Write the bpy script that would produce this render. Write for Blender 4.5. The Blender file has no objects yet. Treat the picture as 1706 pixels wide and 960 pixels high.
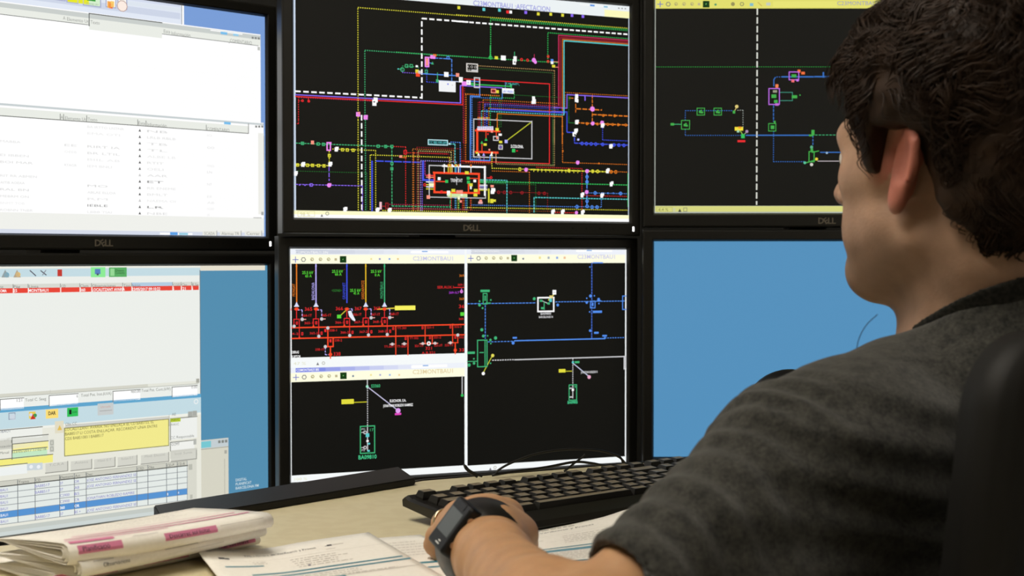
import bpy, bmesh, math, random
import numpy as np
from mathutils import Vector, Matrix

random.seed(7)
rng = np.random.default_rng(7)
SC = bpy.context.scene
COL = SC.collection
PI = math.pi

# ---------------------------------------------------------------- camera
ZC = 1.0                      # lens height above the floor (m)
FPX, PITCH = 2300.0, 0.0213   # focal length in pixels of the 1706 px frame, downward tilt
cam_d = bpy.data.cameras.new('camera')
cam = bpy.data.objects.new('camera', cam_d)
COL.objects.link(cam)
cam.location = (0, 0, ZC)
cam.rotation_euler = (PI / 2 - PITCH, 0, 0)
cam_d.sensor_width = 36.0
cam_d.lens = FPX / 1706.0 * 36.0
cam_d.clip_start = 0.02
cam_d.dof.use_dof = True
cam_d.dof.focus_distance = 1.56
cam_d.dof.aperture_fstop = 10.5
SC.camera = cam

# ---------------------------------------------------------------- world, exposure
world = bpy.data.worlds.new('world')
SC.world = world
world.use_nodes = True
world.node_tree.nodes['Background'].inputs[0].default_value = (0.9, 0.95, 1.0, 1)
world.node_tree.nodes['Background'].inputs[1].default_value = 0.02
SC.view_settings.view_transform = 'Standard'
SC.view_settings.look = 'None'
SC.view_settings.exposure = 0.0
SC.view_settings.gamma = 1.0
SC.view_settings.use_curve_mapping = False
PANEL_LIGHT = 17.5             # radiance of the ceiling panels
PANEL_COLOUR = (1.0, 0.925, 0.80)

# ---------------------------------------------------------------- helpers
def lin(c):
    return tuple(((v / 255.0) / 12.92 if v / 255.0 <= 0.04045 else ((v / 255.0 + 0.055) / 1.055) ** 2.4) for v in c)

def ray(px, py):
    """direction of the sight line through a pixel, scaled to a forward distance of 1"""
    X, Y = px - 853.0, py - 480.0
    c, s = math.cos(PITCH), math.sin(PITCH)
    d = Vector((X, FPX * c - Y * s, -FPX * s - Y * c))
    return d / d.y

def at(px, py, dist):
    d = ray(px, py)
    return Vector((d.x * dist, dist, ZC + d.z * dist))

def atz(px, py, z):
    d = ray(px, py)
    k = (z - ZC) / d.z
    return Vector((d.x * k, k, z))

MATS = {}
def mat(name, rgb, rough=0.5, metal=0.0, spec=0.5, bump=None, mottled=None, coat=0.0):
    if name in MATS:
        return MATS[name]
    m = bpy.data.materials.new(name)
    m.use_nodes = True
    nt = m.node_tree
    b = nt.nodes['Principled BSDF']
    c = lin(rgb) + (1,)
    b.inputs['Base Color'].default_value = c
    b.inputs['Roughness'].default_value = rough
    b.inputs['Metallic'].default_value = metal
    b.inputs['Specular IOR Level'].default_value = spec
    b.inputs['Coat Weight'].default_value = coat
    tc = nt.nodes.new('ShaderNodeTexCoord')
    if mottled:
        scale, rgb2, lo, hi = mottled
        n = nt.nodes.new('ShaderNodeTexNoise'); n.inputs['Scale'].default_value = scale; n.inputs['Detail'].default_value = 4
        r = nt.nodes.new('ShaderNodeMapRange'); r.inputs[1].default_value = lo; r.inputs[2].default_value = hi
        x = nt.nodes.new('ShaderNodeMix'); x.data_type = 'RGBA'
        x.inputs[6].default_value = c; x.inputs[7].default_value = lin(rgb2) + (1,)
        nt.links.new(tc.outputs['Object'], n.inputs['Vector']); nt.links.new(n.outputs['Fac'], r.inputs[0])
        nt.links.new(r.outputs[0], x.inputs[0]); nt.links.new(x.outputs[2], b.inputs['Base Color'])
    if bump:
        scale, strength = bump
        n = nt.nodes.new('ShaderNodeTexNoise'); n.inputs['Scale'].default_value = scale; n.inputs['Detail'].default_value = 3
        bp = nt.nodes.new('ShaderNodeBump'); bp.inputs['Strength'].default_value = strength; bp.inputs['Distance'].default_value = 0.002
        nt.links.new(tc.outputs['Object'], n.inputs['Vector']); nt.links.new(n.outputs['Fac'], bp.inputs['Height'])
        nt.links.new(bp.outputs[0], b.inputs['Normal'])
    MATS[name] = m
    return m

def glow(name, rgb, strength):
    m = bpy.data.materials.new(name); m.use_nodes = True
    b = m.node_tree.nodes['Principled BSDF']
    b.inputs['Base Color'].default_value = (0.01, 0.01, 0.01, 1)
    b.inputs['Emission Color'].default_value = lin(rgb) + (1,)
    b.inputs['Emission Strength'].default_value = strength
    b.inputs['Roughness'].default_value = 0.4
    MATS[name] = m
    return m

def tag(o, label=None, cat=None, group=None, kind=None):
    if label: o['label'] = label
    if cat: o['category'] = cat
    if group: o['group'] = group
    if kind: o['kind'] = kind
    return o

def link_mesh(name, me, material=None, parent=None, smooth=False):
    o = bpy.data.objects.new(name, me)
    COL.objects.link(o)
    if material and not me.materials: me.materials.append(material)
    if parent: o.parent = parent
    if smooth: me.shade_smooth()
    return o

def obj(name, bm, material, parent=None, smooth=False):
    me = bpy.data.meshes.new(name)
    bmesh.ops.recalc_face_normals(bm, faces=bm.faces)
    bm.to_mesh(me); bm.free()
    return link_mesh(name, me, material, parent, smooth)

def pyobj(name, V, F, material, parent=None, smooth=False):
    me = bpy.data.meshes.new(name)
    me.from_pydata([tuple(v) for v in V], [], [tuple(f) for f in F])
    me.update()
    return link_mesh(name, me, material, parent, smooth)

def empty(name, loc=(0, 0, 0), rz=0.0):
    o = bpy.data.objects.new(name, None)
    o.empty_display_size = 0.05
    o.location = loc; o.rotation_euler = (0, 0, rz)
    COL.objects.link(o)
    return o

def box(bm, x0, x1, y0, y1, z0, z1, bevel=0.0, seg=2):
    r = bmesh.ops.create_cube(bm, size=1.0)
    vs = r['verts']
    for v in vs:
        v.co = Vector(((x0 + x1) / 2 + v.co.x * (x1 - x0), (y0 + y1) / 2 + v.co.y * (y1 - y0), (z0 + z1) / 2 + v.co.z * (z1 - z0)))
    if bevel:
        es = list({e for v in vs for e in v.link_edges})
        bmesh.ops.bevel(bm, geom=es, offset=bevel, segments=seg, affect='EDGES', profile=0.5)
    return vs

def boxobj(name, dims, material, parent=None, bevel=0.0, seg=2):
    bm = bmesh.new(); box(bm, *dims, bevel=bevel, seg=seg)
    return obj(name, bm, material, parent)

def tube(bm, pts, r, sides=8, cap=True):
    """round tube along a polyline; r is a number or one radius per point"""
    pts = [Vector(p) for p in pts]
    n = len(pts)
    rs = [r] * n if not hasattr(r, '__len__') else r
    up = Vector((0, 0, 1)); rings = []
    for i, p in enumerate(pts):
        t = (pts[min(i + 1, n - 1)] - pts[max(i - 1, 0)]).normalized()
        a = t.cross(up)
        if a.length < 1e-3: a = t.cross(Vector((1, 0, 0)))
        a.normalize(); b = t.cross(a)
        rings.append([bm.verts.new(p + (a * math.cos(2 * PI * k / sides) + b * math.sin(2 * PI * k / sides)) * rs[i]) for k in range(sides)])
    for i in range(n - 1):
        for k in range(sides):
            bm.faces.new((rings[i][k], rings[i][(k + 1) % sides], rings[i + 1][(k + 1) % sides], rings[i + 1][k]))
    if cap:
        bm.faces.new(rings[0]); bm.faces.new(rings[-1][::-1])

def spline(pts, n=8):
    """Catmull-Rom through points"""
    P = [Vector(p) for p in pts]
    P = [P[0] * 2 - P[1]] + P + [P[-1] * 2 - P[-2]]
    out = []
    for i in range(1, len(P) - 2):
        for k in range(n):
            t = k / n
            a, b, c, d = P[i - 1], P[i], P[i + 1], P[i + 2]
            out.append(0.5 * ((2 * b) + (c - a) * t + (2 * a - 5 * b + 4 * c - d) * t * t + (3 * b - a - 3 * c + d) * t ** 3))
    out.append(P[-2])
    return out

# ---------------------------------------------------------------- lettering
_tx = {}
def text_shape(s, bold=0.0):
    key = (s, bold)
    if key not in _tx:
        cu = bpy.data.curves.new('lettering', 'FONT')
        cu.body = s; cu.size = 1.0; cu.resolution_u = 2; cu.offset = bold
        ob = bpy.data.objects.new('lettering', cu)
        me = bpy.data.meshes.new_from_object(ob)
        n = len(me.vertices)
        co = np.zeros(n * 3); me.vertices.foreach_get('co', co); co = co.reshape(-1, 3)[:, :2].copy()
        fs = [tuple(p.vertices) for p in me.polygons]
        bpy.data.objects.remove(ob); bpy.data.curves.remove(cu); bpy.data.meshes.remove(me)
        if n:
            co[:, 0] -= co[:, 0].min()
        _tx[key] = (co, fs)
    return _tx[key]

_cap = None
def cap_height():
    global _cap
    if _cap is None:
        co, _ = text_shape('H'); _cap = float(co[:, 1].max() - co[:, 1].min())
    return _cap

def print_material(name, emit):
    m = bpy.data.materials.new(name); m.use_nodes = True
    nt = m.node_tree; b = nt.nodes['Principled BSDF']
    a = nt.nodes.new('ShaderNodeAttribute'); a.attribute_name = 'ink'
    if emit:
        b.inputs['Base Color'].default_value = (0.004, 0.004, 0.0038, 1)
        b.inputs['Roughness'].default_value = 0.45
        b.inputs['Specular IOR Level'].default_value = 0.25
        nt.links.new(a.outputs['Color'], b.inputs['Emission Color'])
        b.inputs['Emission Strength'].default_value = emit
    else:
        nt.links.new(a.outputs['Color'], b.inputs['Base Color'])
        b.inputs['Roughness'].default_value = 0.6
        b.inputs['Specular IOR Level'].default_value = 0.2
    return m
# ================================================================ the room
M_WALL = mat('wall_paint', (196, 194, 184), 0.8, mottled=(1.5, (188, 186, 176), .4, .6))
M_DARKWALL = mat('dark_wall_paint', (34, 34, 32), 0.85)
M_FLOOR = mat('vinyl_floor', (176, 168, 148), 0.5, mottled=(14, (166, 158, 139), .4, .6))
M_CEIL = mat('ceiling_tile', (205, 203, 196), 0.9, bump=(200, .2))
ROOM = (-2.6, 2.9, -2.2, 3.0, 2.6)   # x0 x1 y0 y1 height
x0, x1, y0, y1, H = ROOM
tag(boxobj('floor', (x0, x1, y0, y1, -0.05, 0), M_FLOOR), kind='structure')
tag(boxobj('ceiling', (x0, x1, y0, y1, H, H + 0.05), M_CEIL), kind='structure')
tag(boxobj('wall_back', (x0, x1, y1, y1 + 0.06, 0, H), M_DARKWALL), kind='structure')
tag(boxobj('wall_front', (x0, x1, y0 - 0.06, y0, 0, H), M_WALL), kind='structure')
tag(boxobj('wall_left', (x0 - 0.06, x0, y0, y1, 0, H), M_WALL), kind='structure')
tag(boxobj('wall_right', (x1, x1 + 0.06, y0, y1, 0, H), M_WALL), kind='structure')
M_TRIM = mat('skirting_paint', (70, 68, 62), 0.6)
tag(boxobj('baseboard_back', (x0, x1, y1 - 0.012, y1, 0, 0.08), M_TRIM), kind='structure')
M_PANEL = glow('light_diffuser', (255, 255, 255), PANEL_LIGHT)
M_PANEL.node_tree.nodes['Principled BSDF'].inputs['Emission Color'].default_value = PANEL_COLOUR + (1,)
M_WHITEMETAL = mat('white_enamel', (215, 213, 205), 0.5)
for k, (cx, cy, where) in enumerate(((-0.75, 0.35, 'over the left end of the desk'),
                                     (-0.75, 1.25, 'over the left screens'),
                                     (1.9, -1.1, 'far behind the chair'))):
    t = empty('ceiling_light', (cx, cy, H))
    tag(t, 'square white light panel in the ceiling ' + where, 'ceiling light', 'ceiling light panels')
    bm = bmesh.new()
    for a, b, c, d in ((-.31, .31, .29, .31), (-.31, .31, -.31, -.29), (-.31, -.29, -.29, .29), (.29, .31, -.29, .29)):
        box(bm, a, b, c, d, -0.03, 0)
    obj('frame', bm, M_WHITEMETAL, t)
    boxobj('diffuser', (-.289, .289, -.289, .289, -0.024, -0.004), M_PANEL, t)

# ================================================================ the desk
ZD = 1.0 - 0.255
M_DESK = mat('beige_laminate', (214, 203, 168), 0.42, spec=0.4, mottled=(60, (209, 197, 161), .42, .58))
M_BLACKPL = mat('black_plastic', (20, 18, 16), 0.42, bump=(900, .05))
M_BLACKSATIN = mat('satin_black_plastic', (17, 15, 13), 0.5, spec=0.3)
M_GREYMETAL = mat('grey_steel', (95, 95, 92), 0.4, 0.8)
rear = [atz(1470, 747, ZD), atz(1040, 773.5, ZD), atz(705, 801, ZD), atz(430, 848, ZD), atz(235, 885, ZD)]
a_dir = Vector((math.cos(.733), math.sin(.733), 0)); n_dir = Vector((-a_dir.y, a_dir.x, 0))
def an(a, n, z=0.0):
    return a_dir * a + n_dir * n + Vector((0, 0, z))
outline = rear + [Vector((-.62, 1.12, ZD)), Vector((-.76, .72, ZD)), an(-.12, .655, ZD), an(1.62, .655, ZD)]
outline = [Vector((p.x, p.y)) for p in outline]
desk = empty('desk', (0.1, 1.2, 0))
tag(desk, 'beige laminate control desk with a bent rear edge below the screens', 'desk')
def slab(name, pts, za, zb, material, parent, bevel=0):
    bm = bmesh.new()
    off = Vector((parent.location.x, parent.location.y)) if parent else Vector((0, 0))
    lo = [bm.verts.new((p.x - off.x, p.y - off.y, za)) for p in pts]
    hi = [bm.verts.new((p.x - off.x, p.y - off.y, zb)) for p in pts]
    n = len(pts)
    bm.faces.new(lo); bm.faces.new(hi[::-1])
    for i in range(n): bm.faces.new((lo[i], lo[(i + 1) % n], hi[(i + 1) % n], hi[i]))
    bmesh.ops.recalc_face_normals(bm, faces=bm.faces)
    if bevel:
        es = [e for e in bm.edges if abs(e.verts[0].co.z - e.verts[1].co.z) < 1e-6]
        bmesh.ops.bevel(bm, geom=es, offset=bevel, segments=2, affect='EDGES')
    return obj(name, bm, material, parent)
slab('desktop', outline, ZD - 0.028, ZD, M_DESK, desk, 0.0015)
# black edging along the rear edge, a hair proud of the top
bm = bmesh.new()
for i in range(3):
    p, q = outline[i], outline[i + 1]
    d = (q - p).normalized(); nn = Vector((d.y, -d.x))
    c = (p + q) / 2
    if (nn.dot(c - Vector((0, 1.0)))) < 0: nn = -nn
    vs = []
    for s in (p, q):
        for o_, z in ((0, -.029), (0.004, -.029), (0.004, .0012), (0, .0012)):
            w = s + nn * o_
            vs.append(bm.verts.new((w.x - .1, w.y - 1.2, ZD + z)))
    for k in range(4): bm.faces.new((vs[k], vs[(k + 1) % 4], vs[4 + (k + 1) % 4], vs[4 + k]))
    bm.faces.new(vs[:4]); bm.faces.new(vs[4:][::-1])
o = obj('edging', bm, M_BLACKPL, desk); o['label'] = 'thin black edging on the rear edge'
for a, n in ((0.3, .74), (1.45, .74), (.45, .99), (1.45, 1.0)):
    p = an(a, n)
    bm = bmesh.new(); box(bm, -.03, .03, -.03, .03, 0, ZD - .028)
    bm.transform(Matrix.Rotation(.733, 4, 'Z')); bm.transform(Matrix.Translation(p - desk.location))
    obj('leg', bm, M_GREYMETAL, desk)

# ================================================================ monitors
SW, SH = 0.518, 0.324
M_BEZEL = mat('black_bezel_plastic', (21, 20, 17), 0.38, spec=0.45)
M_LOGO = mat('grey_badge_metal', (120, 112, 100), 0.4, 0.3)
M_LED = glow('white_led', (255, 255, 255), 3.0)
M_REDLED = glow('red_led', (200, 20, 20), 0.8)
M_SCREEN = print_material('screen_emission', 1.0)
M_RLSCREEN = None

class Pen:
    """collects flat coloured shapes, in layers, on one plane or surface"""
    def __init__(self, to_uv, to_xyz):
        self.uvf, self.xyz = to_uv, to_xyz
        self.V, self.F, self.C = [], [], []
        self.ox = self.oy = 0.0; self.sc = 1.0
    def o(self, x, y, s): self.ox, self.oy, self.sc = x, y, s; return self
    def uv(self, x, y): return self.uvf(self.ox + x / self.sc, self.oy + y / self.sc)
    def poly(self, uvs, col, layer):
        b = len(self.V)
        self.V += [self.xyz(u, v, layer) for u, v in uvs]
        self.F.append(tuple(range(b, b + len(uvs)))); self.C.append(col)
    def px(self):  # size of one photograph pixel here (m), from the local scale
        return 0.00085
    def rect(self, x0, y0, x1, y1, col, layer=2, sky=None):
        a, b = self.uv(x0, y0), self.uv(x1, y1)
        self.poly([(a[0], a[1]), (b[0], a[1]), (b[0], b[1]), (a[0], b[1])], col, layer)
    def frame(self, x0, y0, x1, y1, col, w=1.3, layer=4):
        a, b = self.uv(x0, y0), self.uv(x1, y1)
        self.uline([(a[0], a[1]), (b[0], a[1]), (b[0], b[1]), (a[0], b[1]), (a[0], a[1])], col, w, None, layer)
    def uline(self, P, col, w, dash, layer):
        h = w * self.px() / 2
        for (ax, ay), (bx, by) in zip(P, P[1:]):
            dx, dy = bx - ax, by - ay; L = math.hypot(dx, dy)
            if L < 1e-6: continue
            dx /= L; dy /= L
            segs = [(-h, L + h)] if not dash else []
            if dash:
                on, off = dash[0] * self.px(), dash[1] * self.px(); t = 0
                while t < L: segs.append((t, min(t + on, L))); t += on + off
            for s, e in segs:
                p, q = (ax + dx * s, ay + dy * s), (ax + dx * e, ay + dy * e)
                self.poly([(p[0] - dy * h, p[1] + dx * h), (p[0] + dy * h, p[1] - dx * h), (q[0] + dy * h, q[1] - dx * h), (q[0] - dy * h, q[1] + dx * h)], col, layer)
    def ln(self, pts, col, w=1.4, dash=None, layer=3, snap=True):
        P = [self.uv(pts[i], pts[i + 1]) for i in range(0, len(pts), 2)]
        if snap:
            Q = [P[0]]
            for p in P[1:]:
                a = Q[-1]; du, dv = p[0] - a[0], p[1] - a[1]
                if abs(dv) < .16 * abs(du): p = (p[0], a[1])
                elif abs(du) < .16 * abs(dv): p = (a[0], p[1])
                Q.append(p)
            P = Q
        self.uline(P, col, w, dash, layer)
    def dot(self, x, y, r, col, layer=5, n=9):
        u, v = self.uv(x, y); r *= self.px()
        self.poly([(u + r * math.cos(2 * PI * k / n), v + r * math.sin(2 * PI * k / n)) for k in range(n)], col, layer)
    def ring(self, x, y, r, col, layer=5, n=10, w=1.2):
        u, v = self.uv(x, y); r *= self.px()
        self.uline([(u + r * math.cos(2 * PI * k / n), v + r * math.sin(2 * PI * k / n)) for k in range(n + 1)], col, w, None, layer)
    def sq(self, x, y, w, h, col, layer=5, fill=True, lw=1.2):
        """box centred on a point, sized in photograph pixels"""
        u, v = self.uv(x, y); w *= self.px() / 2; h *= self.px() / 2
        P = [(u - w, v - h), (u + w, v - h), (u + w, v + h), (u - w, v + h)]
        if fill: self.poly(P, col, layer)
        else: self.uline(P + P[:1], col, lw, None, layer)
    def tri(self, x, y, s, col, layer=5, flip=1):
        u, v = self.uv(x, y); s *= self.px()
        self.poly([(u - s, v - flip * s), (u + s, v - flip * s), (u, v + flip * s)], col, layer)
    def text(self, x, y, s, h, col, w=None, layer=6, bold=0.0, rot=False):
        """left end of the baseline at x, y; cap height h; total width w (crop pixels)"""
        co, fs = text_shape(s, bold)
        if not len(co): return
        a = self.uv(x, y); t = self.uv(x, y - h); k = math.hypot(t[0] - a[0], t[1] - a[1]) / cap_height()
        kx = k
        if rot: # reads upwards: h is then horizontal
            t = self.uv(x - h, y); k = abs(t[0] - a[0]) / cap_height(); kx = k
            if w: kx = abs(self.uv(x, y - w)[1] - a[1]) / co[:, 0].max()
            pts = [(a[0] - q[1] * k, a[1] + q[0] * kx) for q in co]
        else:
            if w: kx = abs(self.uv(x + w, y)[0] - a[0]) / co[:, 0].max()
            pts = [(a[0] + q[0] * kx, a[1] + q[1] * k) for q in co]
        b = len(self.V)
        self.V += [self.xyz(u, v, layer) for u, v in pts]
        for f in fs: self.F.append(tuple(b + i for i in f)); self.C.append(col)
    def build(self, name, material, parent):
        me = bpy.data.meshes.new(name)
        me.from_pydata([tuple(v) for v in self.V], [], self.F)
        at_ = me.color_attributes.new('ink', 'FLOAT_COLOR', 'CORNER')
        cols = []
        for f, c in zip(self.F, self.C): cols += [(c[0], c[1], c[2], 1.0)] * len(f)
        at_.data.foreach_set('color', np.array(cols, dtype=np.float32).ravel())
        me.update()
        o = link_mesh(name, me, material, parent)
        self.V, self.F, self.C = [], [], []
        return o

def frame_part(bm, w, h, b, bt, bb, zf, zb):
    """rectangular bezel ring with a bevelled inner lip; local x right, z up, y back"""
    def ring(dx, dzt, dzb, y):
        return [bm.verts.new((sx * (w / 2 + dx), y, (h / 2 + dzt) if sz > 0 else (-h / 2 - dzb))) for sx, sz in ((-1, -1), (1, -1), (1, 1), (-1, 1))]
    R = [ring(-.0005, -.0005, -.0005, 0.0015), ring(0.0005, .0005, .0005, -.0008), ring(.0025, .0025, .0025, zf + .0007), ring(.004, .004, .004, zf),
         ring(b - .003, bt - .003, bb - .003, zf), ring(b - .0008, bt - .0008, bb - .0008, zf + .0008), ring(b, bt, bb, zf + .003), ring(b, bt, bb, zb)]
    for p, q in zip(R, R[1:]):
        for k in range(4): bm.faces.new((p[k], p[(k + 1) % 4], q[(k + 1) % 4], q[k]))

MON = {}
def monitor(key, cx, cy, yaw, z, label, red=False, extra=0.0):
    t = empty('monitor', (cx, cy, ZC + z), yaw)
    tag(t, label, 'monitor', 'wall of six monitors')
    bm = bmesh.new(); frame_part(bm, SW, SH + extra, .0175, .0175, .0215, -.005, .02); bm.transform(Matrix.Translation((0, 0, -extra / 2)))
    obj('bezel', bm, M_BEZEL, t)
    bm = bmesh.new(); box(bm, -.272, .272, .004, .030, -.180, .176, bevel=.003); box(bm, -.20, .20, .030, .055, -.13, .13, bevel=.008)
    obj('rear_housing', bm, M_BLACKPL, t)
    p = pyobj('screen_panel', [(-SW / 2 - .0004, 0, -SH / 2 - .0004 - extra), (SW / 2 + .0004, 0, -SH / 2 - .0004 - extra), (SW / 2 + .0004, 0, SH / 2 + .0004), (-SW / 2 - .0004, 0, SH / 2 + .0004),
                               (-SW / 2, .006, -SH / 2 - extra), (SW / 2, .006, -SH / 2 - extra), (SW / 2, .006, SH / 2), (-SW / 2, .006, SH / 2)],
              [(0, 1, 2, 3), (4, 7, 6, 5), (0, 4, 5, 1), (1, 5, 6, 2), (2, 6, 7, 3), (3, 7, 4, 0)], M_SCREEN, t)
    # badge below the picture: raised letters, the second one tipped on its corner
    bm = bmesh.new(); x = 0
    for i, ch in enumerate('DELL'):
        co, fs = text_shape(ch, .02); wch = co[:, 0].max()
        c = np.array([wch / 2, co[:, 1].max() / 2])
        ang = math.radians(32) if i == 1 else 0
        vs = []
        for q in co:
            d = q - c; d = np.array([d[0] * math.cos(ang) - d[1] * math.sin(ang), d[0] * math.sin(ang) + d[1] * math.cos(ang)]) + c
            vs.append(bm.verts.new(((x + d[0]) * .0125 * 1.0, -.0056, d[1] * .0125)))
        for f in fs: bm.faces.new([vs[k] for k in f])
        x += wch + .03
    for v in bm.verts: v.co.x -= x * .0125 / 2; v.co.z -= SH / 2 + .0160 + extra
    r = bmesh.ops.extrude_face_region(bm, geom=list(bm.faces))
    for v in [g for g in r['geom'] if isinstance(g, bmesh.types.BMVert)]: v.co.y += .0006
    obj('badge', bm, M_LOGO, t)
    bm = bmesh.new(); box(bm, .2625, .2655, -.0056, -.004, -.1765 - extra, -.1695 - extra, bevel=.0006)
    obj('power_light', bm, M_REDLED if red else M_LED, t)
    for k in range(4):
        bm = bmesh.new(); xx = .160 + .0225 * k
        box(bm, xx, xx + .003, -.0054, -.0045, -.1745 - extra, -.1715 - extra, bevel=.0002)
        obj('button', bm, M_BLACKSATIN, t)
    # swivel arm back to the rack behind
    bm = bmesh.new(); box(bm, -.05, .05, .055, .062, -.05, .05); box(bm, -.02, .02, .062, .132, -.025, .025, bevel=.004)
    obj('mount_arm', bm, M_BLACKPL, t)
    n = Vector((-math.sin(yaw), math.cos(yaw), 0)); ux = Vector((math.cos(yaw), math.sin(yaw), 0))
    org = Vector((cx, cy, z))
    def to_uv(px, py):
        d = ray(px, py); k = n.dot(org) / n.dot(d); q = d * k - org
        return (q.dot(ux), q.z)
    def to_xyz(u, v, layer):
        u = max(-SW / 2, min(SW / 2, u)); v = max(-SH / 2 - extra, min(SH / 2, v))
        return (u, -0.00011 * layer, v)
    MON[key] = (t, p, Pen(to_uv, to_xyz))
monitor('LU', -.5548, 1.8705, .7492, .1949, 'upper left monitor showing blank white list windows on a blue desktop')
monitor('LL', -.5523, 1.8678, .7471, -.1722, 'lower left monitor showing forms with a red row and a yellow note box', extra=.024)
monitor('MU', -.0593, 1.9796, .4266, .2176, 'upper middle monitor filled with a dense many-coloured network diagram on black')
monitor('ML', -.0661, 2.0043, .3838, -.1484, 'lower middle monitor split into three black diagram windows, one with red busbars', red=True)
monitor('RU', .4738, 2.0820, -.0041, .2306, 'upper right monitor with a sparse network diagram crossed by a white dashed line')
monitor('RL', .4721, 2.0724, .0043, -.1361, 'lower right monitor showing only a plain blue desktop behind the man')
# steel racks that carry each column of monitors
for nm, (cx, cy, yaw, lab) in {'L': (-.5535, 1.869, .748, 'left'), 'M': (-.0627, 1.992, .405, 'middle'), 'R': (.473, 2.077, 0, 'right')}.items():
    t = empty('monitor_rack', (cx - math.sin(yaw) * .155, cy + math.cos(yaw) * .155, 0), yaw)
    tag(t, 'black steel post on a floor plate carrying the two %s monitors from behind' % lab, 'rack', 'monitor racks behind the screens')
    boxobj('post', (-.03, .03, -.025, .025, .02, 1.38), M_BLACKPL, t, .003)
    boxobj('floor_plate', (-.22, .22, -.12, .25, 0, .02), M_BLACKPL, t, .003)
# ================================================================ what the screens show
def C(*c): return lin(c)
W_ = C(255, 255, 255); K_ = C(14, 14, 12); Y_ = C(226, 220, 62); G_ = C(52, 190, 92); GD = C(30, 110, 44); R_ = C(235, 44, 48); RD = C(150, 26, 34)
O_ = C(226, 122, 34); B_ = C(66, 84, 226); BL = C(84, 142, 236); P_ = C(140, 104, 240); PK = C(240, 140, 240); CY = C(92, 204, 206); CR = C(196, 44, 92)
GR = C(205, 205, 208); RO = C(250, 74, 40); TN = C(190, 150, 96); SL = C(250, 150, 130); PY = C(255, 252, 205); ME = C(64, 178, 118)
DOT = (1.9, 1.9); DSH = (7, 5); BIG = (9, 4.2)
E_ = SW / 2; F_ = SH / 2
def fill(S, u0, v0, u1, v1, col, layer=0.6): S.poly([(u0, v0), (u1, v0), (u1, v1), (u0, v1)], col, layer)
def arrow(S, x, y, s, col):
    for dx, dy in ((1, 0), (0, 1)):
        S.sq(x, y, 2 * s * dx + 1.2 * dy, 2 * s * dy + 1.2 * dx, col)
def toolbar(S, xs, y, badge_col=C(70, 190, 70)):
    """row of small tool icons, photograph pixels"""
    cols = [C(90, 100, 200), C(120, 120, 120), C(180, 170, 110), C(180, 170, 120), C(180, 172, 120), C(190, 180, 140)]
    arrow(S, xs[0], y(xs[0]), 5, cols[0])
    S.ring(xs[1], y(xs[1]), 3.5, cols[1], n=6)
    for k in (2, 3, 4):
        S.ring(xs[k] + 1, y(xs[k]) - 1.5, 2.4, cols[k], n=6); S.ln([xs[k] - 1, y(xs[k]) + .5, xs[k] - 4, y(xs[k]) + 4], cols[1], 1.2, snap=False)
    S.sq(xs[5], y(xs[5]), 4, 4, cols[5])
    S.sq(xs[6], y(xs[6]), 11, 11, C(18, 60, 18)); S.text(xs[6] - 3.6, y(xs[6]) + 4.2, 'P', 8.6, C(150, 240, 130), layer=7, bold=.03)

# ---------------------------------------------------------------- upper middle: the dense diagram
S = MON['MU'][2]
fill(S, -E_, -F_, E_, F_, C(200, 214, 232)); S.o(0, 0, 1)
S.rect(491.8, -60, 1046.4, 365, K_, 1)
# bottom bar and title bar
a = S.uv(491, 350.5); fill(S, -E_, -F_, E_, a[1], PY, 1.5); b = S.uv(491, 357); fill(S, -E_, -F_, E_, b[1], W_, 1.8)
S.frame(496, 352, 524, 361, C(226, 222, 160), .8); S.text(500, 360, '98 %', 6, C(210, 206, 150)); S.tri(536, 359, 2.2, C(120, 120, 120)); S.ring(545, 356, 2.5, C(170, 170, 150))
t = S.uv(1045, 30.5); fill(S, -E_, t[1], E_, F_, C(236, 242, 244), 1.5)
t2 = S.uv(1007, 16); fill(S, t2[0], t[1], E_, t2[1], C(252, 250, 190), 2); fill(S, -E_, t[1] + .0165, .05, t[1] + .024, C(238, 240, 200), 2)
S.o(760, 0, 4.8); S.rect(985, 33, 1230, 58, W_, 2.4); S.sq(1088, 44, 9, 3, C(90, 150, 230), 3); S.sq(1195, 55, 8, 2.5, C(130, 190, 220), 3)
for k in range(3): S.sq(1300 + 26 * k, 66 + 2 * k, 3, 2, C(150, 150, 150), 3)
S.text(135, 44, 'C23MONTBAU1 :AFECTACION', 40, C(164, 166, 226), w=615, bold=.018, layer=5)
for x, y, c in ((20, 62, Y_), (220, 76, CY), (345, 82, CY), (410, 96, R_), (435, 97, W_), (555, 100, P_), (655, 112, Y_), (755, 114, Y_), (850, 122, Y_), (925, 124, P_), (1012, 132, P_)): S.sq(x, y, 5, 5, c)
# A: upper left
S.o(460, 0, 4.8)
S.ln([655, 960, 650, 60, 1536, 120], Y_, 1.5, DOT); S.ln([710, 960, 710, 403, 1536, 450], ME, 1.6, DOT)
S.ln([152, 730, 1165, 778], W_, 2.6, BIG); S.ln([1165, 790, 1165, 148], W_, 2.6, BIG); S.ln([1165, 148, 1536, 172], W_, 2.6, BIG)
S.ln([155, 758, 1475, 822, 1475, 690], P_, 1.6); S.ln([155, 772, 1492, 832, 1492, 690], R_, 1.5)
S.ln([178, 775, 178, 960], R_, 1.2, DOT); S.ln([178, 806, 215, 806], R_, 1.2, DOT); S.ring(210, 806, 1.4, R_); S.ln([258, 780, 260, 812], R_, 1); S.ring(260, 810, 1.4, R_); S.ln([180, 780, 800, 800], CR, 1, DOT)
for x, y in ((655, 915), (715, 940)): S.sq(x, y, 7, 7, PK); S.sq(x + 8, y - 10, 4, 4, SL if x < 700 else PK)
S.sq(785, 822, 7, 10, W_); S.sq(795, 800, 7, 8, W_); S.sq(783, 815, 3, 2, K_, 6)
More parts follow.
